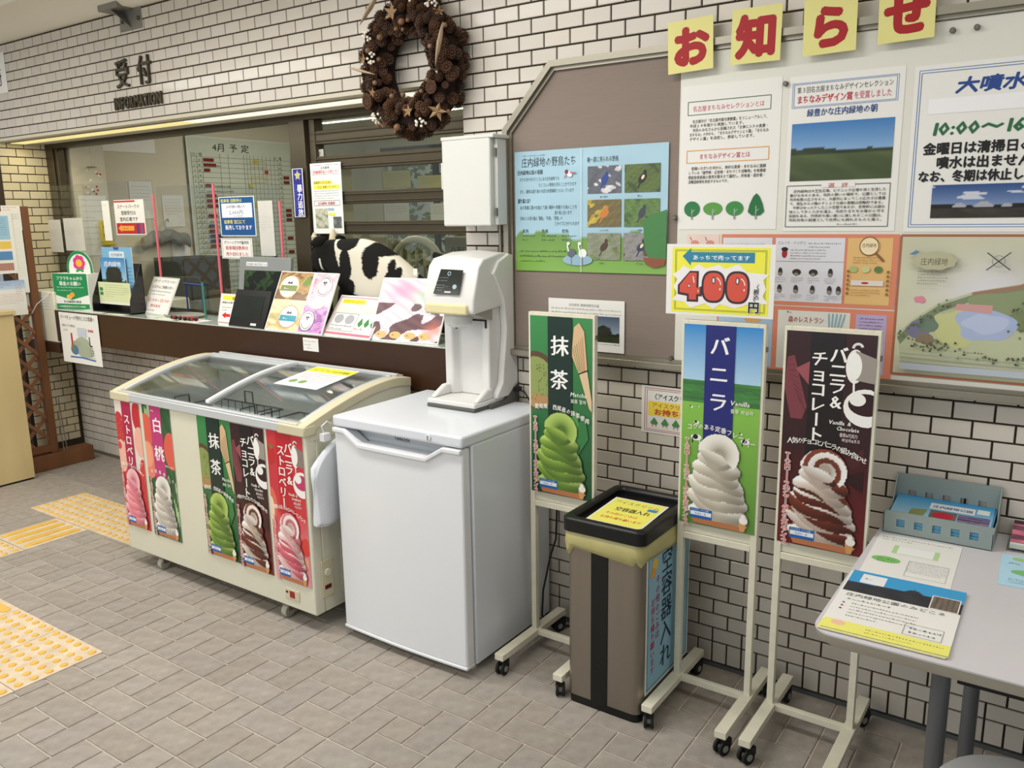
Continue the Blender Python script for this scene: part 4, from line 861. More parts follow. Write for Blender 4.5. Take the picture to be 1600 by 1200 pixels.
for x in (-2.86, -1.965):
    for y in (-.605, -.09):
        k = MB().cyl((-.015, 0, .027), (.015, 0, .027), .027, n=18).build('caster', mat('grey_caster', '#b0ada0', .5), fz, .003); k.location = (x, y, 0)
        MB().box(-.02, .02, -.014, .02, .03, .058).cyl((0, .01, .05), (0, .01, .078), .01, n=10).build('fork', M['alu'], k, .002)
cp = MB().box(X1, X1+.006, -.612, -.548, .14, .30).build('control_panel', M['cream'], fz, .006)
MB().cyl((X1+.004, -.58, .245), (X1+.012, -.58, .245), .016, n=20).build('dial', M['offw'], cp, .002); MB().box(X1+.006, X1+.0075, -.598, -.565, .175, .192).build('display', mat('dark_red_display', '#581410', .3), cp)
cp = MB().box(-1.921, -1.836, YF-.004, YF, .113, .158).build('thermometer_plate', M['cream'], fz, .002); MB().box(-1.892, -1.862, YF-.005, YF-.003, .122, .15).build('display', mat('red_display', '#9c2420', .3), cp); MB().box(-1.915, -1.902, YF-.005, YF-.003, .138, .146).build('lamp', M['black'], cp)
MB().box(X1, X1+.003, -.50, -.12, .13, .36).build('side_vent_panel', M['offw'], fz, .001)
for kind, a, b, z0, z1, lb in (('berry', -3.068, -2.865, .20, .822, 'strawberry soft serve poster at the left end of the freezer front'), ('peach', -2.838, -2.622, .195, .83, 'white peach soft serve poster, second on the freezer front'), ('matcha', -2.425, -2.20, .195, .825, 'green tea soft serve poster in the middle of the freezer front'), ('choco', -2.198, -1.985, .192, .822, 'dark vanilla chocolate poster, fourth on the freezer front'), ('straw', -1.968, -1.757, .192, .824, 'red vanilla strawberry poster at the right end of the freezer front')):
    o = sheet('freezer_poster', lb, 'poster', b-a, z1-z0, wallmat(a, z0, YF-.0025), .0008, M['paper'], 'soft serve posters'); c = Canvas(b-a, z1-z0); flavour(c, kind); c.attach(o, GLOSS)
# sheet with a yellow heading lying on the curved glass
p0 = Vector((-2.19, -.415, arch(-.415)+.014)); p1 = Vector((-2.19, -.155, arch(-.155)+.012)); yv = (p1-p0).normalized(); xv = Vector((1, 0, 0)); zv = xv.cross(yv)
o = sheet('lid_notice', 'pale notice with yellow heading lying on the curved freezer glass', 'notice', .27, .26, Matrix([[1, yv[0], zv[0], p0[0]], [0, yv[1], zv[1], p0[1]], [0, yv[2], zv[2], p0[2]+.006], [0, 0, 0, 1]]), .001, mat('pale_pink_paper', '#e2dce0', .6))
c = Canvas(.27, .26); c.rect(.0, .19, .27, .06, '#ece63c').text('バニラアイスは冷凍庫', .02, .205, .03, '#4c4a20', .02, fit=.23); c.lines(.02, .16, .22, 6, .012, '#b09a9c', 1.9); c.ell(.06, .06, .02, .02, '#7aa45c').ell(.12, .06, .02, .02, '#7aa45c'); c.attach(o)

# ================================================================== WHITE UPRIGHT FREEZER
wf_ = thing('upright_freezer', 'white single door upright freezer carrying the dispenser machine', 'freezer', (0, 0, 0)); A, B = -1.645, -1.02
MB().box(A+.004, B, -.53, -.03, .035, .868).build('body', M['white2'], wf_, .006)
MB().box(A-.002, B+.002, -.588, -.028, .868, .910).build('top_slab', M['white2'], wf_, .009, seg=3)
def bow(x): t = (x-A)/(B-A)*2-1; return -.582-.010*(1-t*t)
n_ = 14; xs = [A+(B-A-.004)*i/n_ for i in range(n_+1)]
def ztop(x):
    t = (x-A)/(B-A)
    if t < .10 or t > .87: return .862
    if t < .22: return .862-.045*(t-.10)/.12
    if t > .75: return .862-.045*(.87-t)/.12
    return .817
xs = sorted(set([round(x, 4) for x in xs]+[round(A+(B-A)*t, 4) for t in (.10, .22, .75, .87)]))
door = MB().ring([[(x, bow(x), .045), (x, -.536, .045), (x, -.536, ztop(x)), (x, bow(x), ztop(x))] for x in xs]).build('door', M['white'], wf_, .008, seg=3)
MB().ring([[(x, bow(x)-.012, ztop(x)-.016), (x, bow(x)+.012, ztop(x)-.016), (x, bow(x)+.012, ztop(x)+.002), (x, bow(x)-.012, ztop(x)+.002)] for x in xs]).build('handle_lip', M['white'], door, .004)
MB().ring([[(x, bow(x)-.004, .035), (x, -.536, .035), (x, -.536, .047), (x, bow(x)-.004, .047)] for x in xs]).build('bottom_edge', M['white'], door, .003)
MB().box(A+.06, B-.08, -.5305, -.53, .815, .865).build('recess_panel', mat('handle_recess', '#b8bcc0', .4), wf_)
nm = bpy.data.objects.new('maker_plate', None); COL.objects.link(nm); nm.parent = wf_; nm.matrix_local = wallmat(-1.38, .835, -.5312)
c = Canvas(.1, .02); c.text('YAMAZEN', 0, .003, .016, '#3c4044', .03, fit=.075); c.attach(nm)
kb = MB().cyl((-1.165, -.589, .889), (-1.165, -.594, .889), .012, n=20).build('temperature_dial', M['white'], wf_, .001); MB().box(-1.167, -1.163, -.596, -.593, .88, .898).build('pointer', M['hub'], kb)
for x in (A+.05, B-.05):
    for y in (-.5, -.08): MB().cyl((x, y, 0), (x, y, .04), .018, n=14).build('foot', M['offw'], wf_)
# white bag hooked between the freezers
bg_ = thing('plastic_bag', 'white plastic bag hanging in the gap between the two freezers', 'bag', (0, 0, 0)); prof = [(-.53, .80), (-.60, .762), (-.655, .705), (-.665, .66), (-.652, .60), (-.66, .47), (-.60, .452), (-.53, .465)]
mb = MB(); secs = []
for k, (dx, sc) in enumerate(((-.020, .86), (-.010, 1), (.004, 1.0), (.016, .9))): secs.append([(-1.695+dx+.006*math.sin(i*2.1+k), -.59+(y+.59)*sc, .63+(z_-.63)*sc) for i, (y, z_) in enumerate(prof)])
mb.ring(secs); o = mb.build('bag_body', M['wbag'], bg_, .004); sb = o.modifiers.new('s', 'SUBSURF'); sb.levels = 1; sb.render_levels = 2
MB().box(-1.71, -1.685, -.60, -.565, .80, .83).tube([(-1.70, -.585, .83), (-1.70, -.595, .86), (-1.695, -.57, .875), (-1.69, -.55, .86)], .003).build('hook', M['white'], bg_, .002)
# ================================================================== DISPENSER MACHINE on the freezer
mc = thing('soft_serve_machine', 'off-white capsule soft serve machine with small dark screen on the white freezer', 'machine', (-1.312, 0, .91))
MB().prism([(-.118, -.285), (.118, -.285), (.124, -.14), (.118, -.02), (-.118, -.02), (-.124, -.14)], 'z', 0, .014).build('base_foot', M['mdk'], mc, .004)
MB().prism([(-.118, -.283), (.118, -.283), (.124, -.14), (.12, -.02), (-.12, -.02), (-.124, -.14)], 'z', .014, .034).build('drip_tray', M['mw'], mc, .005)
for sx in (-1, 1): MB().prism([(-.265, .034), (-.16, .034), (-.16, .075), (-.19, .075), (-.24, .05)], 'x', min(sx*.118, sx*.092), max(sx*.118, sx*.092)).build('tray_cheek', M['mw'], mc, .006)
MB().ring([[(x*s_, y, z_) for x, y in ((-.116, -.165), (-.078, -.165), (-.058, -.135), (.052, -.135), (.072, -.165), (.106, -.165), (.106, -.02), (-.116, -.02))] for z_, s_ in ((.034, 1.0), (.12, 1), (.40, 1.0))]).build('column', M['mw'], mc, .006)
hp = [(-.155, .385), (-.275, .375), (-.285, .385), (-.283, .43), (-.245, .555), (-.215, .585), (-.10, .605), (-.03, .60), (-.02, .40)]
hd_ = MB().ring([[(x, y*(1 if abs(x) < .1 else .985), z_ if abs(x) < .1 else .385+(z_-.385)*.965) for y, z_ in hp] for x in (-.122, -.108, 0, .108, .122)]).build('head', M['mw'], mc, .007, seg=3)
MB().prism([(-.13, .565), (-.06, .592), (0, .575), (.008, .10), (-.02, .03), (-.16, .034), (-.115, .09), (-.085, .30), (-.10, .42), (-.165, .52)], 'x', .106, .134).prism([(-.13, .565), (-.06, .592), (0, .575), (.008, .10), (-.02, .03), (-.16, .034), (-.115, .09), (-.085, .30), (-.10, .42), (-.165, .52)], 'x', -.134, -.106).build('side_shell', M['mw'], mc, .004)
MB().box(-.134, .134, -.02, .0, .06, .575).build('back_shell', M['mg'], mc, .006)
MB().prism([(-.20, .0), (-.12, .0), (0, .0), (0, .085), (-.05, .055), (-.10, .02), (-.20, .016)], 'x', .118, .137).build('base_wing', M['mdk'], mc, .002)
# screen lies on the sloping front
sl = math.atan2(.555-.43, .038); SM = Matrix.Translation((-.066, -.2795, .445)) @ Matrix.Rotation(sl, 4, 'X')
sc_ = MB().prism([(0, 0), (.125, 0), (.128, .095), (.02, .097)], 'z', 0, .003).build('screen', M['screen'], mc, .002); sc_.matrix_local = Matrix.Translation((-.066, -.2795-.004, .447)) @ Matrix.Rotation(sl, 4, 'X')
c = Canvas(.13, .1); c.arc(.065, .08, .007, 0, 6.28, .003, '#9fb4bc').lines(.02, .062, .1, 1, .006, '#8c9498').lines(.015, .05, .1, 1, .006, '#8c9498').lines(.01, .032, .04, 3, .006, '#9aa0a4').ell(.10, .03, .01, .009, '#9fb4bc').lines(.05, .028, .04, 1, .006, '#8c9498').rect(.055, .006, .03, .006, '#c8ccd0'); c.attach(sc_, PRINT, .003)
lv = MB().box(-.105, .098, -.293, -.265, .372, .412).build('lever', M['mcream'], mc, .008, seg=3)
MB().lathe([(.052, .375), (.058, .36), (.05, .33), (.036, .318), (.034, .318), (.046, .34)], 28, -.0, -.215).build('cup_funnel', M['plas'], mc)
MB().prism([(-.26, .372), (-.15, .34), (-.15, .385), (-.26, .385)], 'x', .06, .115).build('side_latch', M['mg'], mc, .003)
MB().box(-.055, -.048, -.17, -.163, .30, .34).box(-.055, .098, -.170, -.163, .337, .343).box(.09, .097, -.17, -.163, .31, .34).build('wire_guide', M['black'], mc, .001)
MB().box(.137, .16, -.05, -.02, .045, .062).tube([(.15, -.035, .052), (.18, -.034, .045), (.20, -.036, .02), (.215, -.037, .006)], .004).build('power_plug', M['cord'], mc, .002)
tag(MB().tube([(-1.455, -.03, .915), (-1.475, -.032, .97), (-1.44, -.034, 1.04), (-1.40, -.033, 1.09), (-1.38, -.03, 1.2), (-1.37, -.03, 1.5)], .0018, 6).build('white_cable', M['white']), 'thin white cable rising behind the left of the soft serve machine', 'cable')
tag(MB().tube([(-.985, -.02, .62), (-.99, -.03, .36), (-1.0, -.06, .29), (-1.008, -.10, .16), (-1.005, -.115, .06), (-.99, -.10, .012), (-.94, -.06, .008), (-.88, -.03, .008), (-.80, -.04, .008)], .004, 8).build('power_cord', M['cord']), 'black power cord dropping between the white freezer and the leftmost stand', 'cord')
# cabinet on the wall above
bxo = thing('wall_cabinet', 'pale grey metal wall cabinet mounted above the soft serve machine', 'cabinet', (0, 0, 0))
MB().box(-1.428, -1.192, -.108, -.001, 1.612, 1.93).build('body', M['boxw'], bxo, .003); d_ = MB().box(-1.436, -1.205, -.138, -.11, 1.608, 1.935).build('door', M['boxw'], bxo, .006)
MB().box(-1.438, -1.186, -.14, -.0, 1.931, 1.945).build('rain_lid', M['boxw'], bxo, .003)
for z_ in (1.66, 1.88): MB().cyl((-1.196, -.112, z_-.015), (-1.196, -.112, z_+.015), .005, n=10).build('hinge', M['pin'], bxo)
MB().cyl((-1.436, -.126, 1.84), (-1.448, -.126, 1.84), .008, n=12).build('lock', M['black'], bxo)
MB().box(-1.444, -1.436, -.135, -.115, 1.75, 1.85).build('catch', M['boxw'], bxo, .002)
tag(MB().cyl((-1.21, -.03, 1.10), (-1.21, -.03, 1.612), .011, n=14).cyl((-1.245, -.02, 1.10), (-1.245, -.02, 1.612), .008, n=12).build('conduit_pipe', M['alu']), 'two thin metal conduits running down from the grey wall cabinet', 'pipe')

# ================================================================== BIN
bn = thing('waste_bin', 'stainless steel waste bin with black stripe, yellow liner and black rim', 'bin', (0, 0, 0)); a0, a1, b0, b1 = -.663, -.387, -.492, -.12
def rr(x0, x1, y0, y1, r, n=5):
    P_ = []
    for cx, cy, s_ in ((x1-r, y0+r, -90), (x1-r, y1-r, 0), (x0+r, y1-r, 90), (x0+r, y0+r, 180)):
        for i in range(n+1): t = math.radians(s_+90*i/n); P_.append((cx+r*math.cos(t), cy+r*math.sin(t)))
    return P_
def rs(ox, z_, r=.03, n=5): return [(x, y, z_) for x, y in rr(a0-ox, a1+ox, b0-ox, b1+ox, max(.004, r+ox), n)]
MB().ring([rs(-.004, 0), rs(-.004, .03)]).build('plinth', M['black'], bn); MB().ring([rs(0, .03), rs(0, .62)]).build('shell', M['steel'], bn, .002)
MB().box(a0+.096, a0+.158, b0-.003, b0+.01, .03, .62).build('front_stripe', M['black'], bn, .001)
secs = []
r_ = random.Random(8)
for k, (z_, o_) in enumerate(((.628, .004), (.61, .012), (.585, .014), (.565, .012), (.553, .006), (.55, .002))):
    P_ = rs(o_, z_, .03); secs.append([(x+r_.uniform(-.003, .003)*(k > 0), y+r_.uniform(-.003, .003)*(k > 0), z+(.012*math.sin(i*1.7)+.008*math.sin(i*.6))*(k > 2)) for i, (x, y, z) in enumerate(P_)])
MB().ring(secs, closed_ends=False).build('bag_fold', M['bag'], bn)
outer, inn = rr(a0-.014, a1+.014, b0-.014, b1+.014, .03), rr(a0+.018, a1-.018, b0+.018, b1-.018, .02); n_ = len(outer)
MB().ring([[(x, y, z) for x, y in P_] for P_, z in ((outer, .625), (outer, .668), (rr(a0-.008, a1+.008, b0-.008, b1+.008, .03), .673), (rr(a0+.012, a1-.012, b0+.012, b1-.012, .02), .673), (inn, .665), (inn, .625))], close_loop=True).build('rim', M['black'], bn, .002)
MB().ring([[(x, y, .645) for x, y in inn], [(x, y, .65) for x, y in inn]]).build('lid_plate', M['black'], bn)
o = sheet('lid_sign', 'yellow sign curling inside the black rim of the bin', 'sign', .20, .22, Matrix.Translation((a0+.045, b0+.05, .6545)) @ Matrix.Rotation(.0, 4, 'Z') @ Matrix.Rotation(.05, 4, 'X'), .001, M['paper'])
c = Canvas(.20, .22); c.rect(.006, .006, .188, .208, '#e9e46a').text('アイスクリーム', .015, .175, .026, '#44423a', .0, fit=.17).text('空容器入れ', .045, .115, .034, '#2c2a26', .03, fit=.13).text('その他のごみは', .03, .075, .02, '#e07838', .02, fit=.12).text('お持ち帰り願います', .03, .04, .02, '#e07838', .02, fit=.15).rect(.15, .15, .035, .02, '#3a8ac0'); c.attach(o)
o = sheet('side_sign', 'light blue sign with navy vertical writing taped on the right side of the bin', 'sign', .345, .50, Matrix.Translation((a1+.0015, -.455, .085)) @ Matrix.Rotation(math.pi/2, 4, 'Z') @ WALLROT, .001, M['paper'])
c = Canvas(.345, .50); c.rect(.008, .008, .329, .484, '#8fbcd0').frame(.014, .014, .317, .472, .003, '#2c6a74'); c.text('空容器入れ', .155, .475, .088, '#16324c', .03, vert=True, pitch=.98).text('アイスクリーム', .265, .475, .064, '#16324c', .03, vert=True, pitch=1.0).text('その他のごみは', .085, .40, .032, '#a83a5c', .01, vert=True).text('お持ち帰り願います', .05, .33, .030, '#c0305c', .02, vert=True)
c.ell(.06, .445, .022, .022, '#e8c050').ell(.045, .42, .018, .018, '#e0a040'); c.attach(o)

# ================================================================== TABLE AND WHAT LIES ON IT
tb = thing('table', 'grey-white topped table at the right edge of the picture', 'table', (0, 0, 0)); TZ = .712
TP = rr(.238, 1.45, -.915, -.03, .05)
MB().prism(TP, 'z', TZ-.004, TZ).build('tabletop', M['tabletop'], tb); MB().ring([[(x, y, z) for x, y in rr(.238-.0+o_, 1.45-o_, -.915+o_, -.03-o_, .05)] for z, o_ in ((TZ-.0045, 0), (TZ-.02, .003), (TZ-.034, .014), (TZ-.036, .03))]).build('edge_band', M['edge'], tb)
for x, y in ((.489, -.70), (.522, -.22), (1.3, -.72), (1.3, -.22)): MB().cyl((x, y, 0), (x, y, TZ-.034), .021, n=20).build('leg', M['tube'], tb)
MB().box(.53, 1.3, -.80, -.74, .615, .645).build('under_bar', M['black'], tb, .002)
st = thing('stool', 'round white plastic stool under the table at the lower right corner', 'stool', (.665, -.86, 0))
MB().lathe([(.001, .43), (.10, .432), (.145, .425), (.158, .41), (.158, .39), (.14, .38)], 30).build('seat', M['white'], st)
for a_ in (45, 135, 225, 315): MB().ring([[(math.cos(math.radians(a_))*r_2+dx, math.sin(math.radians(a_))*r_2+dy, z) for dx, dy in ((-.02, -.02), (.02, -.02), (.02, .02), (-.02, .02))] for r_2, z in ((.15, 0), (.11, .385))]).build('leg', M['white'], st, .004)
def flat(name, label, cat, x, y, z, w_, h_, rot=0., t=.0008, m=None, group=None): 
    o = sheet(name, label, cat, w_, h_, Matrix.Translation((x, y, z)) @ Matrix.Rotation(rot, 4, 'Z'), t, m, group); return o, Canvas(w_, h_)
def flyer(c):
    W, H = c.w, c.h; c.image(0, H*.62, W, H*.38, lambda u, v: np.where((v < .45+.16*np.exp(-((u-.58)/.07)**2)+.05*noise2(u, u*0, 3, 10))[..., None], hx('#33343a')*(1+.3*noise2(u, v, 4, 26)[..., None]), hx('#3f9ed4')), 60, 26)
    c.rect(W*.1, H*.80, W*.22, H*.16, '#e8ecee').lines(W*.13, H*.87, W*.15, 1, H*.03, '#333'); c.rect(W*.74, H*.62, W*.24, H*.22, '#e8e4e0').image(W*.75, H*.63, W*.22, H*.2, lambda u, v: hx('#6e6258')*(1+.5*noise2(u, v, 9, 30)[..., None]), 16, 14)
    c.text('庄内緑地公園のみどころ', W*.05, H*.545, H*.055, '#5a5a60', fit=W*.85); c.lines(W*.08, H*.48, W*.8, 1, H*.03, '#777').lines(W*.14, H*.42, W*.55, 5, H*.022, '#777', 2.2)
    for i, q in enumerate(('#4a7a9c', '#c0403c', '#555')): c.ell(W*.07, H*(.42-.05*i), W*.012, H*.01, q)
    c.frame(W*.62, H*.16, W*.3, H*.16, W*.004, '#777').lines(W*.66, H*.25, W*.24, 2, H*.03, '#555', 2); c.grad(0, 0, W, H*.14, '#ece878', '#ece878'); c.ell(W*.12, H*.10, W*.06, H*.035, '#f0c0a8').lines(W*.35, H*.08, W*.6, 2, H*.022, '#8a8640', 1.9)
for k in range(5):
    o, c = flat('flyer', 'park flyer with blue sky strip and yellow foot, in the stack at the table corner', 'flyer', .252+.003*math.sin(k*2.1), -.897+.004*math.cos(k*1.3), TZ+.0010+.0012*k, .262, .36, .02+.008*math.sin(k*3), group='stacked park flyers')
    o['label'] = 'park flyer with blue sky strip and yellow foot, topmost of the corner stack' if k == 4 else 'edge of the %s flyer counted up from the tabletop in the corner stack' % ('lowest', 'second', 'third', 'fourth')[k]
    if k == 4: flyer(c)
    else: c.rect(0, 0, c.w, c.h*.14, '#ece878')
    c.attach(o)
o, c = flat('survey_sheet', 'white survey sheet with green tabs between the flyers and the grey tray', 'sheet', .258, -.53, TZ+.001, .215, .315, .03); W, H = c.w, c.h
c.lines(W*.06, H*.92, W*.84, 2, H*.03, '#777', 1.9).rect(W*.24, H*.56, W*.54, H*.2, '#b8d89c').rect(W*.30, H*.565, W*.42, H*.19, '#eef0ee').poly([(W*(.22+.17*math.cos(t)), H*(.38+.07*math.sin(t))) for t in [2*math.pi*i/24 for i in range(24)]], '#7fc06a').lines(W*.12, H*.37, W*.2, 2, H*.03, '#3c6a3c').lines(W*.48, H*.42, W*.44, 8, H*.018, '#8a90a8', 1.8).frame(W*.48, H*.1, W*.45, H*.34, W*.004, '#9a9aa8'); c.attach(o)
# brochure tray with square holes
tr = thing('brochure_tray', 'grey-green plastic tray with square holes holding a pile of blue brochures', 'tray', (.25, -.195, TZ))
def holed(w_, h_, t, n, hs=.022, zc=.5):
    mb = MB(); xs_ = [w_*(i+1)/(n+1) for i in range(n)]; zc *= h_
    mb.box(0, w_, 0, t, 0, zc-hs/2).box(0, w_, 0, t, zc+hs/2, h_); e = [0]+[q for x in xs_ for q in (x-hs/2, x+hs/2)]+[w_]
    for i in range(0, len(e), 2): mb.box(e[i], e[i+1], 0, t, zc-hs/2, zc+hs/2)
    return mb
holed(.285, .068, .004, 5).build('front_wall', M['tray'], tr); o = holed(.285, .135, .004, 5, zc=.55).build('back_wall', M['tray'], tr); o.location = (0, .175, 0)
MB().box(0, .285, 0, .179, 0, .004).box(0, .004, 0, .179, .004, .05).box(.281, .285, 0, .179, .004, .05).prism([(.0, .05), (.03, .05), (.004, .078), (0, .078)], 'x', 0, .004).prism([(.179, .05), (.12, .05), (.175, .135), (.179, .135)], 'x', 0, .004).prism([(.179, .05), (.12, .05), (.175, .135), (.179, .135)], 'x', .281, .285).build('base', M['tray'], tr, .001)
for k in range(8):
    o, c = flat('brochure', 'park brochure with red and purple flower photos, topmost in the grey tray' if k == 7 else 'blue brochure edge in the grey tray, %s from the bottom of the pile' % ('first', 'second', 'third', 'fourth', 'fifth', 'sixth', 'seventh', '')[k], 'brochure', .262+.002*math.sin(k*2.3), -.187, TZ+.012+.0058*k, .262, .165, .01*math.sin(k*2), .0045, mat('brochure_blue', '#6fb4d8', .4, var=.04), 'brochures in the grey tray'); o.matrix_world = o.matrix_world @ Matrix.Rotation(.10, 4, 'X')
    if k == 7:
        W, H = c.w, c.h; c.grad(0, 0, W, H, '#a9d4e8', '#3c9cd4').rect(W*.37, H*.55, W*.45, H*.26, '#eef2f4').text('庄内緑地公園', W*.40, H*.62, H*.13, '#3a5a8c', .03, fit=W*.4); c.poly([(W*.18, H*.12), (W*.34, H*.2), (W*.36, H*.48), (W*.2, H*.42)], '#8a945a')
        c.image(W*.39, H*.12, W*.27, H*.38, lambda u, v: np.where((((u-.5)/.42)**2+((v-.5)/.35)**2 < 1)[..., None], hx('#c0203c'), hx('#6a6a60'))*(1+.2*noise2(u, v, 3, 20)[..., None]), 20, 16).image(W*.67, H*.10, W*.31, H*.38, lambda u, v: np.where((np.sin(v*24+2*noise2(u, v, 3, 8)) > 0)[..., None], hx('#8c7aa8'), hx('#54485c')), 20, 20).rect(W*.84, H*.62, W*.12, H*.2, '#e8f0e8'); c.attach(o)
lp = thing('brochure_holder', 'clear holder of pink flower brochures at the right edge of the table', 'holder', (.565, -.165, TZ))
MB().box(0, .24, .0, .15, 0, .004).box(0, .24, 0, .003, .004, .03).box(0, .003, 0, .15, .004, .05).box(.237, .24, 0, .15, .004, .05).build('holder_body', M['acry'], lp)
o, c = flat('flower_brochure', 'pink and purple flower brochure lying in the clear holder at right', 'brochure', .572, -.158, TZ+.02, .225, .14, 0, .014, M['paper']); o.matrix_world = o.matrix_world @ Matrix.Rotation(.18, 4, 'X')
c.image(0, .01, .225, .13, lambda u, v: np.where((np.sin(v*17+1.5*noise2(u, v, 3, 7)) > .2)[..., None], hx('#d8788a'), hx('#7a4a60'))*(1+.25*noise2(u, v, 6, 24)[..., None]), 40, 24).rect(0, .118, .225, .022, '#3c2c38').lines(.04, .124, .15, 1, .01, '#f0e8ec'); c.attach(o)
o, c = flat('booklet', 'pale blue booklet with green leaf and orange drawing, right edge of the table', 'booklet', .567, -.42, TZ+.0025, .21, .22, .04, .002, mat('pale_blue_paper', '#b4dcf0', .5)); W, H = c.w, c.h
c.ell(W*.3, H*.45, W*.18, H*.09, '#7cc07a').ell(W*.7, H*.36, W*.16, H*.08, '#e8a040').ell(W*.66, H*.46, W*.1, H*.05, '#5c9a3c').ell(W*.75, H*.6, W*.06, H*.05, '#c02c50').ell(W*.2, H*.88, W*.08, H*.05, '#a8cc78').lines(W*.1, H*.2, W*.7, 3, H*.03, '#50687a', 1.8).arc(W*.15, H*.66, W*.07, .5, 2.6, W*.012, '#506c8c').line([(W*.42, H*.6), (W*.42, H*.85)], W*.02, '#708ca0'); c.attach(o)

# ================================================================== COUNTER
CZ = 1.095
ct = thing('reception_counter', 'long dark brown reception counter with glass covered top along the tiled recess', 'counter', (0, 0, 0))
MB().box(-4.83, -1.445, .0, .028, .885, CZ-.004).build('fascia', M['brown'], ct, .002); MB().box(-4.83, -1.445, .028, .295, CZ-.04, CZ-.004).build('counter_top', M['brown'], ct, .002)
MB().box(-4.83, -4.805, .028, .295, .885, CZ-.04).build('end_panel', M['brown'], ct, .001)
MB().box(-4.82, -1.45, .0, .29, CZ-.004, CZ).build('glass_cover', mat('glass_over_papers', '#b8cfc4', .08, var=.12, scale=4, coat=.6, color2='#e2e8e0'), ct)
for i, (a, b, col) in enumerate(((-4.25, -4.05, '#e8e8e4'), (-3.78, -3.55, '#dfe8d8'), (-3.50, -3.33, '#f0e8ea'), (-4.60, -4.3, '#dce8e0'))):
    o, c = flat('paper_under_glass', ['white leaflet lying flat on the counter beside the leaning hours sign', 'pale green leaflet lying flat on the counter behind the bead cord', 'pinkish leaflet lying flat on the counter left of the small black tablet', 'white leaflet flat at the left end of the counter before the black rack'][i], 'leaflet', a, .012, CZ+.0009, b-a, .10, 0, .0006, mat('leaflet_'+'abcd'[i], col, .5)); c.lines(.01, .08, b-a-.02, 5, .008, '#8a9a90', 1.8, seed=i); c.rect(.01, .015, .05, .03, '#9ab87c'); c.attach(o)
tag(bx(-5.28, -4.86, .02, .29, .80, .865).build('wooden_shelf', M['brown'], None, .002), 'dark brown wooden shelf stub in the recess left of the counter', 'shelf')
hb = thing('heater_unit', 'off-white vented cabinet unit standing on the shelf behind the lattice partition', 'heater', (-5.25, .03, .866)); bx(0, .37, 0, .25, 0, .335).build('housing', M['offw'], hb, .006)
for i in range(5): bx(.08, .33, -.003, .002, .22+.018*i, .228+.018*i).build('vent_slat', M['boxw'], hb)
def leaning(name, label, cat, bl, br, tl, t=.006, m=None, group=None, z=CZ):
    mm, w_, h_ = leanmat(bl, br, tl, z); mm = Matrix.Translation((0, 0, .001)) @ mm
    return sheet(name, label, cat, w_, h_, mm, t, m, group), Canvas(w_, h_)
def prop(o, w_, h_, m='acry'):     # easel leg behind a leaning board
    MB().box(w_*.3, w_*.7, h_*.25, h_*.28, -.03, -.006).build('easel_leg', M['black'], o)
# donation box
x0, x1 = 0, .315
dn = thing('donation_box', 'green and white collection box with an arched header at the left end of the counter', 'box', (-4.90, .045, CZ+.001), .22)
MB().box(x0, x1, 0, .10, 0, .225).build('box_body', M['paper'], dn, .002); MB().prism([(x0+.08+.115+.115*math.cos(t), .225+.03+.115*max(0, math.sin(t))-(.03 if math.sin(t) < 0 else 0)) for t in [math.pi*i/16 for i in range(17)]]+[(x0+.08, .225), (x0+.31, .225)], 'y', .055, .059).build('header_card', M['paper'], dn)
fr_ = bpy.data.objects.new('front_face', None); COL.objects.link(fr_); fr_.parent = dn; fr_.matrix_local = wallmat(x0+.005, 0, -.0005) @ Matrix.Scale(1.13, 4, (1, 0, 0)); c = Canvas(.27, .225)
c.poly([(.0, .225), (.27, .225), (.27, .09), (.135, .055), (.0, .09)], '#1f8a50').rect(0, 0, .27, .03, '#1f8a50').text('フララちゃんから', .03, .185, .027, '#f2f6f2', .03, fit=.21).text('募金のお願い', .05, .15, .03, '#f2f6f2', .03, fit=.17).lines(.03, .132, .21, 2, .012, '#d8ecd8').ell(.12, .075, .022, .016, '#e8b858').ell(.145, .09, .018, .016, '#e8a040').text('名古屋緑化基金', .07, .038, .017, '#3c5a48', .02, fit=.14).text('公益財団法人みどりの協会', .03, .008, .013, '#e8f2e8', .01, fit=.21); c.attach(fr_)
hd2 = bpy.data.objects.new('header_face', None); COL.objects.link(hd2); hd2.parent = dn; hd2.matrix_local = wallmat(x0+.08, .225, .0545); c = Canvas(.23, .15); c.clip = False; c.arc(.115, .03, .104, 0, math.pi, .02, '#1f8a50', 24); c.line([(.011, 0), (.011, .03)], .02, '#1f8a50').line([(.219, 0), (.219, .03)], .02, '#1f8a50')
for i in range(7): a_ = i*2*math.pi/7; c.ell(.115+.032*math.cos(a_), .065+.032*math.sin(a_), .022, .022, '#d83c84', 12)
c.ell(.115, .065, .028, .024, '#f0b83c'); c.ell(.10, .018, .02, .009, '#2f9a58', rot=.4).ell(.132, .018, .02, .009, '#2f9a58', rot=-.4); c.attach(hd2)
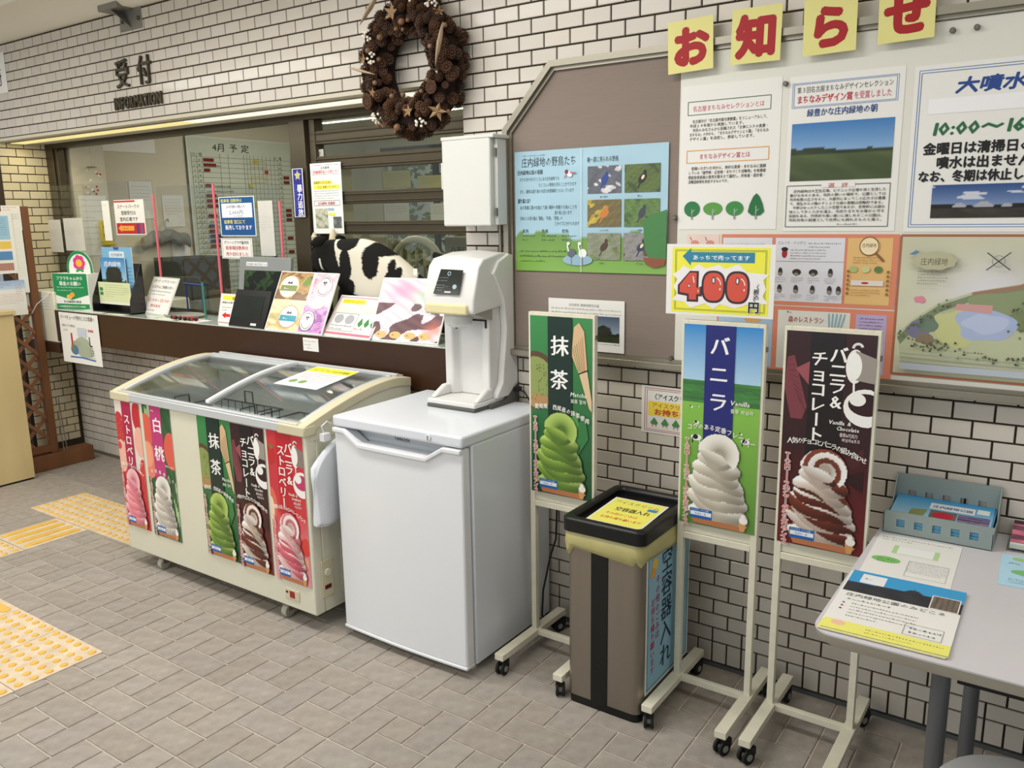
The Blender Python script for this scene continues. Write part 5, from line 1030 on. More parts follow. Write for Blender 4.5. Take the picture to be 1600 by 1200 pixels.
# black rack of leaflets
rk = thing('leaflet_rack', 'smoked black leaflet rack beside the donation box', 'rack', (0, 0, CZ)); q0 = onY((157, 480), .10)[0]; q1 = onY((216, 480), .10)[0]
MB().box(q0, q1, .05, .15, 0, .008).prism([(.05, 0), (.15, 0), (.15, .30), (.14, .30), (.055, .09), (.05, .05)], 'x', q0, q0+.005).prism([(.05, 0), (.15, 0), (.15, .30), (.14, .30), (.055, .09), (.05, .05)], 'x', q1-.005, q1).box(q0, q1, .145, .15, 0, .30).build('rack_body', M['holder'], rk, .001)
for nm, lb, tl, br, yy in (('leaflet', 'light blue event leaflet standing at the back of the black rack', (158, 386), (213, 470), .138), ('leaflet', 'leaflet with a round dark tree under blue sky in the black rack', (156, 402), (201, 470), .122), ('leaflet', 'yellow-green printed leaflet in the front slot of the black rack', (153, 440), (206, 478), .10)):
    o, c = poster(nm, lb, tl, br, y=yy, t=.004, cat='leaflet', group='leaflets in the black rack'); W, H = c.w, c.h
    if '386' in str(tl): c.rect(0, 0, W, H, '#7fb8dc').rect(W*.25, H*.80, W*.5, H*.12, '#e8f0f4').text('庄内緑地', W*.3, H*.83, H*.07, '#3a6aa0', .02, fit=W*.4).poly([(W*.4, H), (W*.6, H), (W*.57, H*.95), (W*.43, H*.95)], '#2c5a9c').lines(W*.82, H*.6, W*.14, 8, H*.04, '#444', 1.7)
    elif '402' in str(tl): c.image(0, 0, W, H, scene_img('#a8d0ec', '#3f8cc8', '#2f5a2c', '#6aa040', .42, 9, (.5, .56, .34, .24)), 26, 30).text('庄内緑地', W*.14, H*.80, H*.13, '#f4f6f8', .03, fit=W*.7)
    else: c.rect(0, 0, W, H, '#dfe6b4').rect(0, 0, W, H*.12, '#eef0dc').lines(W*.2, H*.85, W*.6, 6, H*.05, '#7a8460', 2).rect(W*.04, H*.6, W*.1, H*.15, '#4c8a4c').rect(W*.04, H*.4, W*.1, H*.15, '#4c8a4c').lines(W*.8, H*.75, W*.15, 4, H*.05, '#7a8460')
    c.attach(o, GLOSS)
# leaning hours sign
o, c = leaning('leaning_sign', 'white leaning sign with red hours 12:00 to 13:00 on the counter', 'sign', (221, 489), (260, 495), (239, 432), .006, M['paper']); W, H = c.w, c.h
c.frame(W*.03, H*.02, W*.94, H*.96, W*.015, '#c0c2b0').text('スポーツ・レクリエーション', W*.06, H*.86, H*.09, '#3c3a5c', .02, fit=W*.88).text('システムご利用の方へ', W*.08, H*.70, H*.09, '#3c3a5c', .02, fit=W*.84).lines(W*.08, H*.60, W*.8, 2, H*.05, '#777', 1.7).text('12:00~13:00', W*.06, H*.34, H*.13, '#d85a5c', .0, fit=W*.86).text('受付不可', W*.25, H*.20, H*.08, '#d85a5c', .01, fit=W*.4).lines(W*.08, H*.09, W*.84, 1, H*.05, '#777'); c.attach(o); prop(o, W, H)
# small exchange sign behind the tablet
x_, z_, w_, h_ = wallrect((337, 441), (382, 490), .10)
o = sheet('small_sign', 'small white sign with red arrow and yellow top strip half hidden by the black tablet', 'sign', w_+.03, h_, Matrix.Translation((x_, .09, CZ+.001)) @ WALLROT @ Matrix.Rotation(-.25, 4, 'X'), .004, M['paper']); c = Canvas(w_+.03, h_); W, H = c.w, c.h
c.frame(W*.01, H*.01, W*.98, H*.98, W*.012, '#d8a8b0').rect(W*.08, H*.78, W*.86, H*.14, '#efe63c').text('窓口での', W*.4, H*.79, H*.12, '#3a3a20', .03, fit=W*.4).text('両替はお断りしております', W*.08, H*.66, H*.08, '#3c3a38', .02, fit=W*.85).poly([(W*.12, H*.25), (W*.25, H*.36), (W*.25, H*.30), (W*.4, H*.30), (W*.4, H*.20), (W*.25, H*.20), (W*.25, H*.14)], '#d02c2c').lines(W*.1, H*.5, W*.3, 2, H*.06, '#777').rect(W*.55, H*.40, W*.2, H*.12, '#888'); c.attach(o)
# silver framed picture screen
x_ = onY((371, 470), .14)[0]; x1_ = onY((450, 470), .14)[0]; zt_ = onY((410, 401), .17)[2]
o = sheet('silver_monitor', 'silver framed screen showing dark trees behind the black tablet', 'screen', x1_-x_, zt_-CZ, Matrix.Translation((x_, .125, CZ+.001)) @ WALLROT @ Matrix.Rotation(-.15, 4, 'X'), .02, M['sgrey'], bevel=.003); W, H = x1_-x_, zt_-CZ
c = Canvas(W, H); c.part('display').image(W*.11, H*.06, W*.76, H*.74, lambda u, v: np.where((noise2(u, v, 12, 16)+v*.2 > .25)[..., None], hx('#2a4022'), hx('#10160f'))*(1+.5*noise2(u, v, 14, 30)[..., None]), 40, 40); c.part('printed_graphics').rect(W*.14, H*.865, W*.42, H*.06, '#e0e2e0').text('庄内緑地 樹木写真データ', W*.15, H*.875, H*.04, '#444', fit=W*.4); c.attach(o, GLOSS)
o, c = leaning('tablet', 'small black photo frame tablet leaning at the counter edge', 'tablet', (357, 508), (411, 514), (370, 452), .012, M['black']); W, H = c.w, c.h
MB().box(W*.09, W*.86, H*.22, H*.84, 0, .001).build('display', M['screen'], o); c.rect(W*.62, H*.05, W*.16, H*.06, '#e4e6e6').lines(W*.63, H*.06, W*.13, 1, H*.03, '#777'); c.attach(o); prop(o, W, H)
# menu board of four tubs
o, c = leaning('menu_board', 'leaning menu board with green, cream, pink and purple ice cream tub panels', 'menu', (413, 514), (502, 524), (447, 428), .006, M['paper']); W, H = c.w, c.h
def tub(cx, cy, rx, ry, rim, band, dk='#3c3a48'):
    c.ell(cx, cy, rx, ry, rim, 30).ell(cx, cy, rx*.93, ry*.93, '#f2f0ea', 30)
    if band: c.rect(cx-rx*.86, cy-ry*.40, rx*1.72, ry*.52, band).lines(cx-rx*.5, cy-ry*.25, rx, 1, ry*.25, '#f2f0ea')
    else: c.arc(cx, cy, rx*.75, .4, 2.7, rx*.07, dk).arc(cx, cy, rx*.75, 3.5, 5.9, rx*.07, dk).ell(cx, cy+ry*.15, rx*.12, ry*.1, '#c03c5c')
    c.poly([(cx-rx*.3, cy+ry*.25), (cx-rx*.15, cy+ry*.5), (cx, cy+ry*.35), (cx+rx*.15, cy+ry*.5), (cx+rx*.3, cy+ry*.25)], dk)
pn = lambda a, b, sd, sc: (lambda u, v: np.where((noise2(u, v, sd, sc) > .15)[..., None], hx(b), hx(a))*(1+.15*noise2(u, v, sd+5, 25)[..., None]))
c.part('picture').image(W*.015, H*.52, W*.57, H*.465, pn('#b08a54', '#7a5428', 2, 9), 36, 34).image(W*.015, H*.015, W*.57, H*.50, pn('#e4d4a8', '#d0bc84', 3, 6), 36, 34).image(W*.59, H*.45, W*.395, H*.535, pn('#f2ccd4', '#eab8c8', 4, 6), 30, 34).image(W*.59, H*.015, W*.395, H*.435, pn('#c88cc8', '#9a58a8', 5, 9), 30, 34)
c.ell(W*.50, H*.84, W*.08, H*.08, '#6f8a34').line([(W*.3, H*.55), (W*.5, H*.95)], W*.02, '#c8a060')
tub(W*.22, H*.74, W*.17, H*.19, '#c8b05c', '#7c8a3c'); tub(W*.36, H*.24, W*.17, H*.19, '#d88c4c', '#2c9ab0'); tub(W*.82, H*.78, W*.13, H*.17, '#b08c94', None); tub(W*.70, H*.20, W*.12, H*.17, '#4c4660', None)
c.ell(W*.78, H*.47, W*.13, H*.07, '#ecd8c4').ell(W*.78, H*.51, W*.09, H*.045, '#f4e4c8').text('生クリーム', W*.65, H*.90, H*.05, '#d0507c', .01, vert=True).lines(W*.85, H*.3, W*.1, 8, H*.025, '#8c3c7c', 1.4); c.attach(o, GLOSS); prop(o, W, H)
o, c = leaning('cup_notice', 'pink bordered notice with yellow heading and grey cups between the menu and ice photo', 'notice', (503, 523), (577, 532), (532, 461), .004, M['paper']); W, H = c.w, c.h
c.frame(W*.03, H*.05, W*.94, H*.90, W*.02, '#e0a0ac').rect(W*.1, H*.80, W*.48, H*.11, '#efe63c').text('ソフトクリームコーナー', W*.12, H*.82, H*.08, '#4c4820', .03, fit=W*.44).rect(W*.1, H*.58, W*.8, H*.16, '#f0f0d0').frame(W*.07, H*.14, W*.5, H*.42, W*.008, '#999').ell(W*.2, H*.42, W*.09, H*.11, '#a8a8ac').ell(W*.42, H*.42, W*.09, H*.11, '#a8a8ac').lines(W*.1, H*.24, W*.42, 2, H*.05, '#666', 1.6)
for i in range(3): c.poly([(W*(.62+.13*i), H*.34), (W*(.67+.13*i), H*.48), (W*(.72+.13*i), H*.34), (W*(.67+.13*i), H*.26)], '#3c8a44')
c.lines(W*.6, H*.2, W*.34, 1, H*.06, '#d8506c'); c.rect(W*.03, H*.055, W*.94, H*.04, '#d8788c'); c.attach(o); prop(o, W, H)
o, c = leaning('ice_photo_board', 'leaning photo board of pink, green and white ice swirls left of the machine', 'poster', (576, 531), (684, 539), (612, 440), .006, M['paper']); W, H = c.w, c.h
def icef(u, v):
    n_ = noise2(u, v, 31, 10); st = np.sin((u*.9+v*1.4)*26+3*noise2(u, v, 33, 5)); base = np.where((n_ < -.05)[..., None] & (v < .6)[..., None], hx('#6a4a50'), hx('#e6e0ea')); base = base*(1+.12*st[..., None]*.8)
    pk = np.exp(-(((u-.35)/.22)**2+((v-.82)/.16)**2))[..., None]; gr = np.exp(-(((u-.72)/.18)**2+((v-.72)/.14)**2))[..., None]; rd = np.exp(-(((u-.9)/.12)**2+((v-.2)/.12)**2))[..., None]
    return np.clip(base*(1-pk*.7-gr*.6-rd*.7)+hx('#f08cae')*pk*.7+hx('#8cd09c')*gr*.6+hx('#f0806c')*rd*.7, 0, 1)
c.part('picture').image(W*.015, H*.02, W*.97, H*.96, icef, 80, 64); c.part('printed_graphics')
for i in range(4): c.ell(W*(.16+.21*i), H*.10, W*.085, H*.055, '#d8b878').lines(W*(.11+.21*i), H*.085, W*.1, 1, H*.04, '#5c3c20')
c.attach(o, GLOSS); prop(o, W, H)
# beads, stick, tape
bd = thing('bead_cord', 'red and black beaded cord lying on the counter left of the tablet', 'cord', (0, 0, 0)); r_ = random.Random(2); q = onZ((318, 490), CZ+.01); q2 = onZ((350, 494), CZ+.01)
for i in range(16):
    t = i/15; MB().sphere((q[0]+(q2[0]-q[0])*t, .05+.012*math.sin(i*1.9), CZ+.0115), .0105, 8).build('bead', M['redp'] if i % 3 else M['blk'], bd)
tag(MB().cyl(onY((316, 441), .16), (onY((320, 480), .16)[0], .16, CZ), .006, .006, 10).build('pen_stick', M['green']), 'thin green and white stick standing on the counter beside the beaded cord', 'stick')
for nm, a, b in (('blue_bar', (287, 443), (318, 446)),):
    p, q = onY(a, .248), onY(b, .248); tag(MB().cyl(p, q, .007, n=10).cyl((p[0]+.02, .248, CZ), (p[0]+.02, .248, p[2]), .005).cyl((q[0]-.02, .248, CZ), (q[0]-.02, .248, q[2]), .005).build('blue_bar', M['btape']), 'dark blue bar on short posts right of the leaning hours sign', 'bar')
tg = bx(-2.457, -2.35, -.003, 0, 1.013, 1.077).build('fascia_label', M['paper']); tag(tg, 'small white label stuck on the brown counter front below the menu board', 'label'); lo = bpy.data.objects.new('print_face', None); COL.objects.link(lo); lo.parent = tg; lo.matrix_local = wallmat(-2.457, 1.013, -.0032); c = Canvas(.107, .064); c.lines(.01, .045, .08, 2, .01, '#a8808c', 1.8).lines(.03, .012, .06, 1, .01, '#666'); c.attach(lo)
o, c = poster('barbecue_notice', 'white notice with park sketch map taped below the left end of the counter', (91, 487), (161, 574), y=-.006, t=.001); W, H = c.w, c.h
c.text('バーベキューの予約をしたお客様へ', W*.04, H*.87, H*.10, '#2c2a28', .02, fit=W*.88).text('予約エリアの受付は', W*.06, H*.72, H*.055, '#2c2a28', .02, fit=W*.34).text('こちら', W*.08, H*.63, H*.055, '#2c2a28', .02, fit=W*.13)
for cx, cy, rx, ry, col in ((.55, .42, .18, .12, '#a8b49c'), (.40, .33, .16, .13, '#a0ac98'), (.60, .26, .22, .13, '#a8b09c'), (.33, .27, .1, .1, '#6e7a70'), (.37, .24, .05, .06, '#3c7ac0')): c.ell(W*cx, H*cy, W*rx, H*ry, col)
c.frame(W*.46, H*.55, W*.22, H*.16, W*.006, '#8aa0b8').rect(W*.48, H*.57, W*.18, H*.12, '#c0ccdc'); c.rect(W*.265, H*.36, W*.04, H*.24, '#c8202c'); c.line([(W*.74, H*.56), (W*.74, H*.38), (W*.80, H*.38)], W*.02, '#1c1c1c'); c.text('管理棟', W*.72, H*.66, H*.055, '#c03c44', .01, fit=W*.14); c.line([(W*.2, H*.12), (W*.5, H*.13), (W*.85, H*.10)], H*.03, '#3f78b8'); c.lines(W*.72, H*.33, W*.12, 6, H*.03, '#666', 1.6, seed=3); c.attach(o)
tag(MB().lathe([(.001, .0), (.14, .0), (.155, .012), (.15, .014), (.135, .005), (.001, .005)], 30).build('coin_tray', M['mg']), 'round grey tray on the counter between the hours sign and the beaded cord', 'tray'); bpy.data.objects['coin_tray'].location = (-3.66, .165, CZ+.001); bpy.data.objects['coin_tray'].scale = (1, .6, 1)
tag(MB().tube([(-4.905, .03, 1.20), (-4.99, -.03, 1.12), (-5.035, -.045, 1.06)], .0022, 6).build('white_string', M['white']), 'white string running from the donation box to the lattice post', 'string')
o, c = poster('glass_sign', 'small grey sign with one dark kanji high on the right sash glass', (492, 234), (506, 250), y=.333, t=.001, cat='sign', m=mat('grey_sign_card', '#a9aa9c', .6)); c.text('定', c.w*.15, c.h*.3, c.h*.6, '#3c3c34', .02); c.attach(o)
# acrylic screens with pink taped edges
for i, (a, b) in enumerate((((75, 291), (238, 292)), ((243, 292), (333, 292)), ((338, 293), (436, 300)))):
    xa, xb = onY(a, .265)[0], onY(b, .265)[0]; zt = onY(a, .265)[2]
    ac = thing('acrylic_screen', ['clear acrylic screen at the left end of the counter behind the donation box', 'clear acrylic screen between the first and second pink taped edges', 'clear acrylic screen in front of the monthly whiteboard, pink edge at right'][i], 'screen', (xa, .265, CZ))
    bx(0, xb-xa, -.002, .002, 0, zt-CZ).build('clear_sheet', M['acry'], ac)
    bx(xb-xa-.008, xb-xa+.004, -.004, .004, .02, zt-CZ-(.0 if i == 1 else .085)).build('pink_edge_tape', M['pink'], ac)
    for u_ in (.1, .9): bx((xb-xa)*u_-.02, (xb-xa)*u_+.02, -.02, .02, 0, .01).build('foot', M['acry'], ac)
def stuck(nm, lb, tl, br, y=.259, t=.0008, cat='notice', m=None): return poster(nm, lb, tl, br, y=y, t=t, cat=cat, m=m)
o, c = stuck('skate_notice', 'white notice with orange arrow on a red strip taped to the acrylic', (177, 313), (229, 367)); W, H = c.w, c.h
c.rect(W*.0, H*.93, W*.72, H*.05, '#c03440').text('スケートパークの', W*.1, H*.76, H*.13, '#2c2a28', .02, fit=W*.76).text('登録受付は', W*.22, H*.58, H*.13, '#2c2a28', .02, fit=W*.5).text('室内広場です', W*.16, H*.40, H*.13, '#2c2a28', .02, fit=W*.62).rect(W*.03, H*.03, W*.94, H*.31, '#b8282c').poly([(W*.08, H*.19), (W*.2, H*.30), (W*.2, H*.26), (W*.62, H*.26), (W*.62, H*.12), (W*.2, H*.12), (W*.2, H*.08)], '#e8a040').lines(W*.26, H*.165, W*.3, 1, H*.07, '#7c3c20').rect(W*.72, H*.03, W*.06, H*.3, '#3c3c8c').rect(W*.86, H*.03, W*.04, H*.3, '#3c6cac'); c.attach(o)
o, c = stuck('clear_file', 'blank cream sheet in a clear file left of the arrow notice', (158, 314), (176, 376), y=.2615); c.lines(c.w*.1, c.h*.9, c.w*.7, 2, c.h*.02, '#aaa'); c.attach(o)
o, c = stuck('ticket_notice', 'blue parking ticket notice reading 2,000 yen taped to the acrylic', (341, 308), (401, 369)); W, H = c.w, c.h
c.rect(W*.02, H*.02, W*.96, H*.96, '#16508c').text('駐車場 回数券は', W*.06, H*.86, H*.10, '#e8e060', .02, fit=W*.6).rect(W*.07, H*.47, W*.86, H*.36, '#e6eaf0').text('200円券×11枚入り', W*.2, H*.71, H*.09, '#3c3a48', .01, fit=W*.55).text('2,000円', W*.28, H*.55, H*.13, '#2c2a38', .0, fit=W*.4).lines(W*.42, H*.49, W*.48, 1, H*.045, '#555').text('駐車場 窓口にて', W*.12, H*.32, H*.11, '#f0e870', .02, fit=W*.6).text('販売しております', W*.14, H*.17, H*.13, '#f4f6f8', .03, fit=W*.76); c.attach(o)
o, c = stuck('sold_out_notice', 'white notice with red sold-out writing directly under the blue ticket notice', (345, 372), (396, 405)); W, H = c.w, c.h
c.frame(W*.04, H*.04, W*.92, H*.92, W*.01, '#8a8a86').text('グリーンプラザ販売所', W*.1, H*.72, H*.18, '#444', .01, fit=W*.8).text('駐車場回数券は', W*.14, H*.45, H*.2, '#c84c54', .03, fit=W*.72).text('売り切れました', W*.14, H*.15, H*.2, '#c84c54', .03, fit=W*.72); c.attach(o)
for nm, lb, tl, br in (('hanging_paper', 'blank translucent paper taped to acrylic over the yellow-white brick wall', (52, 344), (100, 394)), ('hanging_paper', 'greyish paper taped to acrylic left of the donation header', (98, 341), (134, 392)), ('hanging_paper', 'white printed sheet in a plastic sleeve right of the blue ticket notice', (402, 314), (431, 400))):
    o, c = stuck(nm, lb, tl, br, y=.2615, m=mat('translucent_paper', '#d8d6ce', .5, alpha=.85)); c.lines(c.w*.1, c.h*.7, c.w*.75, 6, c.h*.015, '#999', 3); c.attach(o)
# blue pennant on the mullion and the parking notice on the glass
o, c = poster('vertical_banner', 'blue vertical banner with white characters and a gold star hooked on the mullion', (456, 264), (477, 339), y=.275, t=.001, cat='banner'); W, H = c.w, c.h
c.rect(W*.06, H*.01, W*.88, H*.98, '#262a86').poly([(W*(.5+(.34 if k % 2 == 0 else .17)*math.sin(2*math.pi*k/10)), H*.86+W*(.34 if k % 2 == 0 else .17)*math.cos(2*math.pi*k/10)) for k in range(10)], '#b8b078').text('暴力追放', W*.62, H*.68, W*.52, '#f2f2f6', .03, vert=True, pitch=1.0).lines(W*.14, H*.66, W*.14, 14, H*.02, '#a8aad8', 1.9); c.attach(o, GLOSS)
o, c = poster('cycle_parking_notice', 'tall white notice with yellow highlighted lines on the window above the cow head', (484, 256), (538, 365), y=.304, t=.001, cat='notice'); W, H = c.w, c.h
c.frame(W*.06, H*.84, W*.86, H*.13, W*.01, '#777').text('庄内緑地', W*.34, H*.915, H*.045, '#444', .01, fit=W*.3).text('駐輪場移設のお知らせ', W*.1, H*.855, H*.055, '#d0505c', .02, fit=W*.78).rect(W*.08, H*.70, W*.62, H*.055, '#efe34c').text('駐輪場は3月2日(火)', W*.1, H*.71, H*.045, '#4c4820', .02, fit=W*.56).rect(W*.08, H*.635, W*.86, H*.055, '#efe34c').text('先立て移動いたします。', W*.22, H*.645, H*.045, '#4c4820', .02, fit=W*.66).lines(W*.1, H*.60, W*.82, 4, H*.02, '#555', 1.7)
c.frame(W*.08, H*.40, W*.84, H*.07, W*.01, '#777').text('庄内緑地 駐輪場', W*.2, H*.415, H*.045, '#b04450', .01, fit=W*.56).image(W*.1, H*.08, W*.4, H*.28, pn('#b8b8a4', '#7a8468', 8, 12), 16, 20).rect(W*.52, H*.33, W*.2, H*.035, '#9ab0c4').rect(W*.54, H*.26, W*.22, H*.035, '#e8dc50').image(W*.68, H*.08, W*.26, H*.16, scene_img('#c0ccd8', '#8aa', '#333', '#555') if 0 else pn('#555', '#777', 9, 8) if 0 else pn('#555b58', '#7a807c', 9, 8), 12, 8); c.attach(o)

# ================================================================== COW
CY = .245
def cp_(px, y=CY): return Vector(onY(px, y))
cow = thing('plush_cow', 'black and white patched plush cow standing on the counter', 'cow', (0, CY, 0))
J_ = {'pel': ((668, 411), .165), 'mid': ((602, 410), .172), 'sh': ((545, 410), .152), 'neck': ((526, 390), .105), 'head': ((506, 384), .080), 'muz': ((487, 402), .062),
      'fl': ((545, 440), .050), 'fl2': ((538, 472), .040), 'bl': ((655, 445), .058), 'bl2': ((652, 478), .040)}
names = []; vs = []; rad = []
def addv(k, p, r): names.append(k); vs.append(p); rad.append(r)
for k in ('pel', 'mid', 'sh', 'neck', 'head', 'muz'):
    p = cp_(J_[k][0]); addv(k, (p.x, 0, p.z), J_[k][1])
for k, base in (('fl', 'sh'), ('bl', 'pel')):
    for sy in (-1, 1):
        p = cp_(J_[k][0]); q = cp_(J_[k+'2'][0]); dx = .06*(sy > 0)
        addv(k+str(sy), (p.x+dx, sy*.052, p.z), J_[k][1]); addv(k+'m'+str(sy), (q.x+dx, sy*.058, 1.19), .042); addv(k+'f'+str(sy), (q.x+dx, sy*.058, CZ+.036), .040)
ix = {n: i for i, n in enumerate(names)}
ed = [('pel', 'mid'), ('mid', 'sh'), ('sh', 'neck'), ('neck', 'head'), ('head', 'muz')]
for k, base in (('fl', 'sh'), ('bl', 'pel')):
    for sy in (-1, 1): ed += [(base, k+str(sy)), (k+str(sy), k+'m'+str(sy)), (k+'m'+str(sy), k+'f'+str(sy))]
me = bpy.data.meshes.new('cow_skeleton'); me.from_pydata(vs, [(ix[a], ix[b]) for a, b in ed], []); tmp = bpy.data.objects.new('cow_skeleton', me); COL.objects.link(tmp)
sk = tmp.modifiers.new('skin', 'SKIN'); sk.use_smooth_shade = True
for i, v in enumerate(me.skin_vertices[0].data): v.radius = (rad[i], rad[i]); v.use_root = (i == 0)
sb = tmp.modifiers.new('sub', 'SUBSURF'); sb.levels = 5; sb.render_levels = 5
dg = bpy.context.evaluated_depsgraph_get(); dg.update(); bm_ = bpy.data.meshes.new_from_object(tmp.evaluated_get(dg)); bpy.data.objects.remove(tmp)
body = bpy.data.objects.new('body', bm_); COL.objects.link(body); body.parent = cow; bm_.name = 'body'
zf = min(v.co.z for v in bm_.vertices)
co_ = np.zeros(len(bm_.vertices)*3); bm_.vertices.foreach_get('co', co_); co_ = co_.reshape(-1, 3)
co_[:, 1] *= .42; co_[:, 2] += (CZ+.002)-zf; bm_.vertices.foreach_set('co', co_.ravel())
PT = [(300, 690, 95, 55), (305, 880, 58, 110), (520, 850, 75, 110), (600, 740, 120, 55), (760, 735, 150, 45), (690, 900, 28, 55), (745, 945, 26, 40), (980, 930, 130, 115), (330, 1060, 70, 60), (700, 985, 60, 40), (540, 900, 22, 30), (800, 800, 40, 14)]
# store patches in side-view metres so both flanks wear the same markings
qa = np.array([[cp_((480+a/5.333, 250+b/5.333), CY-.06).x, cp_((480+a/5.333, 250+b/5.333), CY-.06).z, c/5.333*.00415, d/5.333*.0038] for a, b, c, d in PT])
nz = .5*np.sin(co_[:, 0]*38+co_[:, 2]*9)+.45*np.sin(co_[:, 2]*44+1)+.25*np.sin((co_[:, 0]+co_[:, 2])*70)
blk = np.zeros(len(co_), bool)
for x_, z_, a, b in qa: blk |= ((co_[:, 0]-x_)/a)**2+((co_[:, 2]-z_)/b)**2+nz*.17 < 1
hp_ = cp_((519, 385), CY-.05); blk |= (co_[:, 0]+.35*(co_[:, 2]-hp_.z)) < hp_.x
mz = cp_((495, 404), CY-.04); blk &= ~((abs(co_[:, 0]-mz.x-.01) < .007) & (co_[:, 2] < mz.z+.0))
ca = bm_.color_attributes.new('Col', 'FLOAT_COLOR', 'POINT'); arr = np.ones((len(co_), 4), np.float32); arr[:, :3] = np.where(blk[:, None], lin('#100e0c'), lin('#dcd6c4')); ca.data.foreach_set('color', arr.ravel())
bm_.materials.clear(); FUR = printmat('short_fur', .95);  bm_.materials.append(FUR)
bm_.polygons.foreach_set('use_smooth', [True]*len(bm_.polygons))
for px_, lean in (((501, 367), -.02), ((512, 362), .02)):
    p = cp_(px_); MB().cyl((p.x, lean*1.5, p.z-.045), (p.x-.004, lean*2, p.z-.01), .02, .016, 12).cyl((p.x-.004, lean*2, p.z-.01), (p.x-.002, lean*2, p.z+.012), .016, .006, 12).build('horn', mat('plush_horn', '#c9bfa0', .8), cow)
for sy in (-1, 1):
    p = cp_((514, 374)); MB().ring([[(p.x+.02*math.cos(t)*k+.005, sy*(.035+.03*i), p.z+.028*math.sin(t)*k-.006*i) for t in [2*math.pi*j/10 for j in range(10)]] for i, k in enumerate((.5, 1, .9, .3))]).build('ear', mat('black_fur', '#100e0c', .95), cow)
    q = cp_((500, 388)); MB().sphere((q.x-.012, sy*.034, q.z+.008), .008, 8).build('eye', M['black'], cow)
p, q = cp_((668, 388)), cp_((704, 398)); MB().tube([(p.x+.04, 0, p.z-.03), (q.x-.02, 0, q.z-.02), (q.x+.035, 0, q.z-.05), (q.x+.05, .0, q.z-.10), (q.x+.05, 0, q.z-.17)], .015, 8).build('tail', mat('black_fur', '#15120f'), cow)
MB().box(cp_((664, 421)).x, cp_((670, 421)).x, -.082, -.078, cp_((664, 428)).z, cp_((664, 418)).z).build('care_tag', M['paper'], cow)

# ================================================================== WREATH
WC = Vector((-1.622, -.085, 2.232)); wr_ = thing('wreath', 'large pine cone wreath hanging above the service window', 'wreath', WC); RX, RZ = .182, .192
MB().tube([(RX*math.cos(t), .03, RZ*math.sin(t)) for t in [2*math.pi*i/40 for i in range(40)]], .052, 12, True).build('moss_ring', M['dark'], wr_)
def pcone():
    mb = MB(); r = random.Random(1)
    for k in range(7):
        R_k = .023*math.sin(math.pi*(k+1.2)/9.2); n = 8
        for j in range(n):
            a = 2*math.pi*(j+.5*(k % 2))/n; z0 = .006*k; d = Vector((math.cos(a), math.sin(a), 0)); s_ = Vector((-math.sin(a), math.cos(a), 0))
            b = d*R_k*.35+Vector((0, 0, z0)); t1 = d*R_k+s_*.006+Vector((0, 0, z0+.008)); t2 = d*R_k-s_*.006+Vector((0, 0, z0+.008)); t3 = d*R_k*1.05+Vector((0, 0, z0+.003)); mb.add([b, t1, t3, t2], [(0, 1, 2), (0, 2, 3)])
    mb.cyl((0, 0, 0), (0, 0, .042), .009, .004, 8); return mb
def place(o, a, b, s_=1., spin=0, off=0.):
    cx, cz = RX*math.cos(a), RZ*math.sin(a); rad_ = Vector((math.cos(a), 0, math.sin(a))); nrm = (rad_*math.cos(b)+Vector((0, -1, 0))*math.sin(b)).normalized()
    o.location = Vector((cx, .02, cz))+nrm*(.056+off); o.rotation_mode = 'QUATERNION'; o.rotation_quaternion = nrm.to_track_quat('Z', 'Y') @ Matrix.Rotation(spin, 3, 'Z').to_quaternion(); o.scale = (s_,)*3
pc = pcone().build('pine_cone', M['cone'], wr_, smooth=False); r_ = random.Random(11); first = True
for i in range(270):
    a = i*2.39996+r_.uniform(-.1, .1); b = r_.uniform(-.5, 2.75); o = pc if first else copyobj(pc, wr_); first = False; place(o, a, b, r_.uniform(.6, 1.05), r_.uniform(0, 6), -.008)
nt_ = MB().sphere((0, 0, .014), .015, 8, 1.15).build('nut', M['nut'], wr_); f1 = True
for i in range(22): o = nt_ if f1 else copyobj(nt_, wr_); f1 = False; place(o, r_.uniform(0, 6.28), r_.uniform(.2, 2.9), r_.uniform(.5, .95), 0, .02)
by = MB()
for i in range(9): by.sphere((r_.uniform(-.02, .02), r_.uniform(-.02, .02), r_.uniform(.01, .03)), .0052, 6)
by_ = by.build('berry_cluster', M['berry'], wr_)
for k, (a, b) in enumerate(((2.9, 1.9), (1.35, .9), (5.1, 1.0), (4.05, 1.0), (2.5, 1.4), (.9, .8))): o = by_ if k == 0 else copyobj(by_, wr_); place(o, a, b, 1.1, k, .02)
stt = MB(); 
for k in range(5):
    a = 2*math.pi*k/5; d = Vector((math.cos(a), math.sin(a), 0)); s_ = Vector((-math.sin(a), math.cos(a), 0)); stt.add([(0, 0, .012), d*.012+s_*.008+Vector((0, 0, .006)), d*.034+Vector((0, 0, .014)), d*.012-s_*.008+Vector((0, 0, .006)), d*.014+Vector((0, 0, -.002))], [(0, 1, 2), (0, 2, 3), (4, 2, 1), (4, 3, 2)])
s1_ = stt.build('star_flower', M['star'], wr_, smooth=False)
for k, (a, b, s_) in enumerate(((5.45, .8, 1.2), (3.65, 1.6, .7), (2.95, 1.3, .8), (1.75, 1.5, 1.1), (4.05, .7, .9), (.75, .7, .8), (4.9, 1.7, .8))): o = s1_ if k == 0 else copyobj(s1_, wr_); place(o, a, b, s_, k*1.3, .022)
pd = MB().ring([[(x, r1*math.cos(t), .006+r1*.5*math.sin(t)) for t in [2*math.pi*j/8 for j in range(8)]] for x, r1 in ((-.068, .001), (-.04, .008), (0, .0125), (.04, .008), (.075, .001))]).build('seed_pod', M['pod'], wr_)
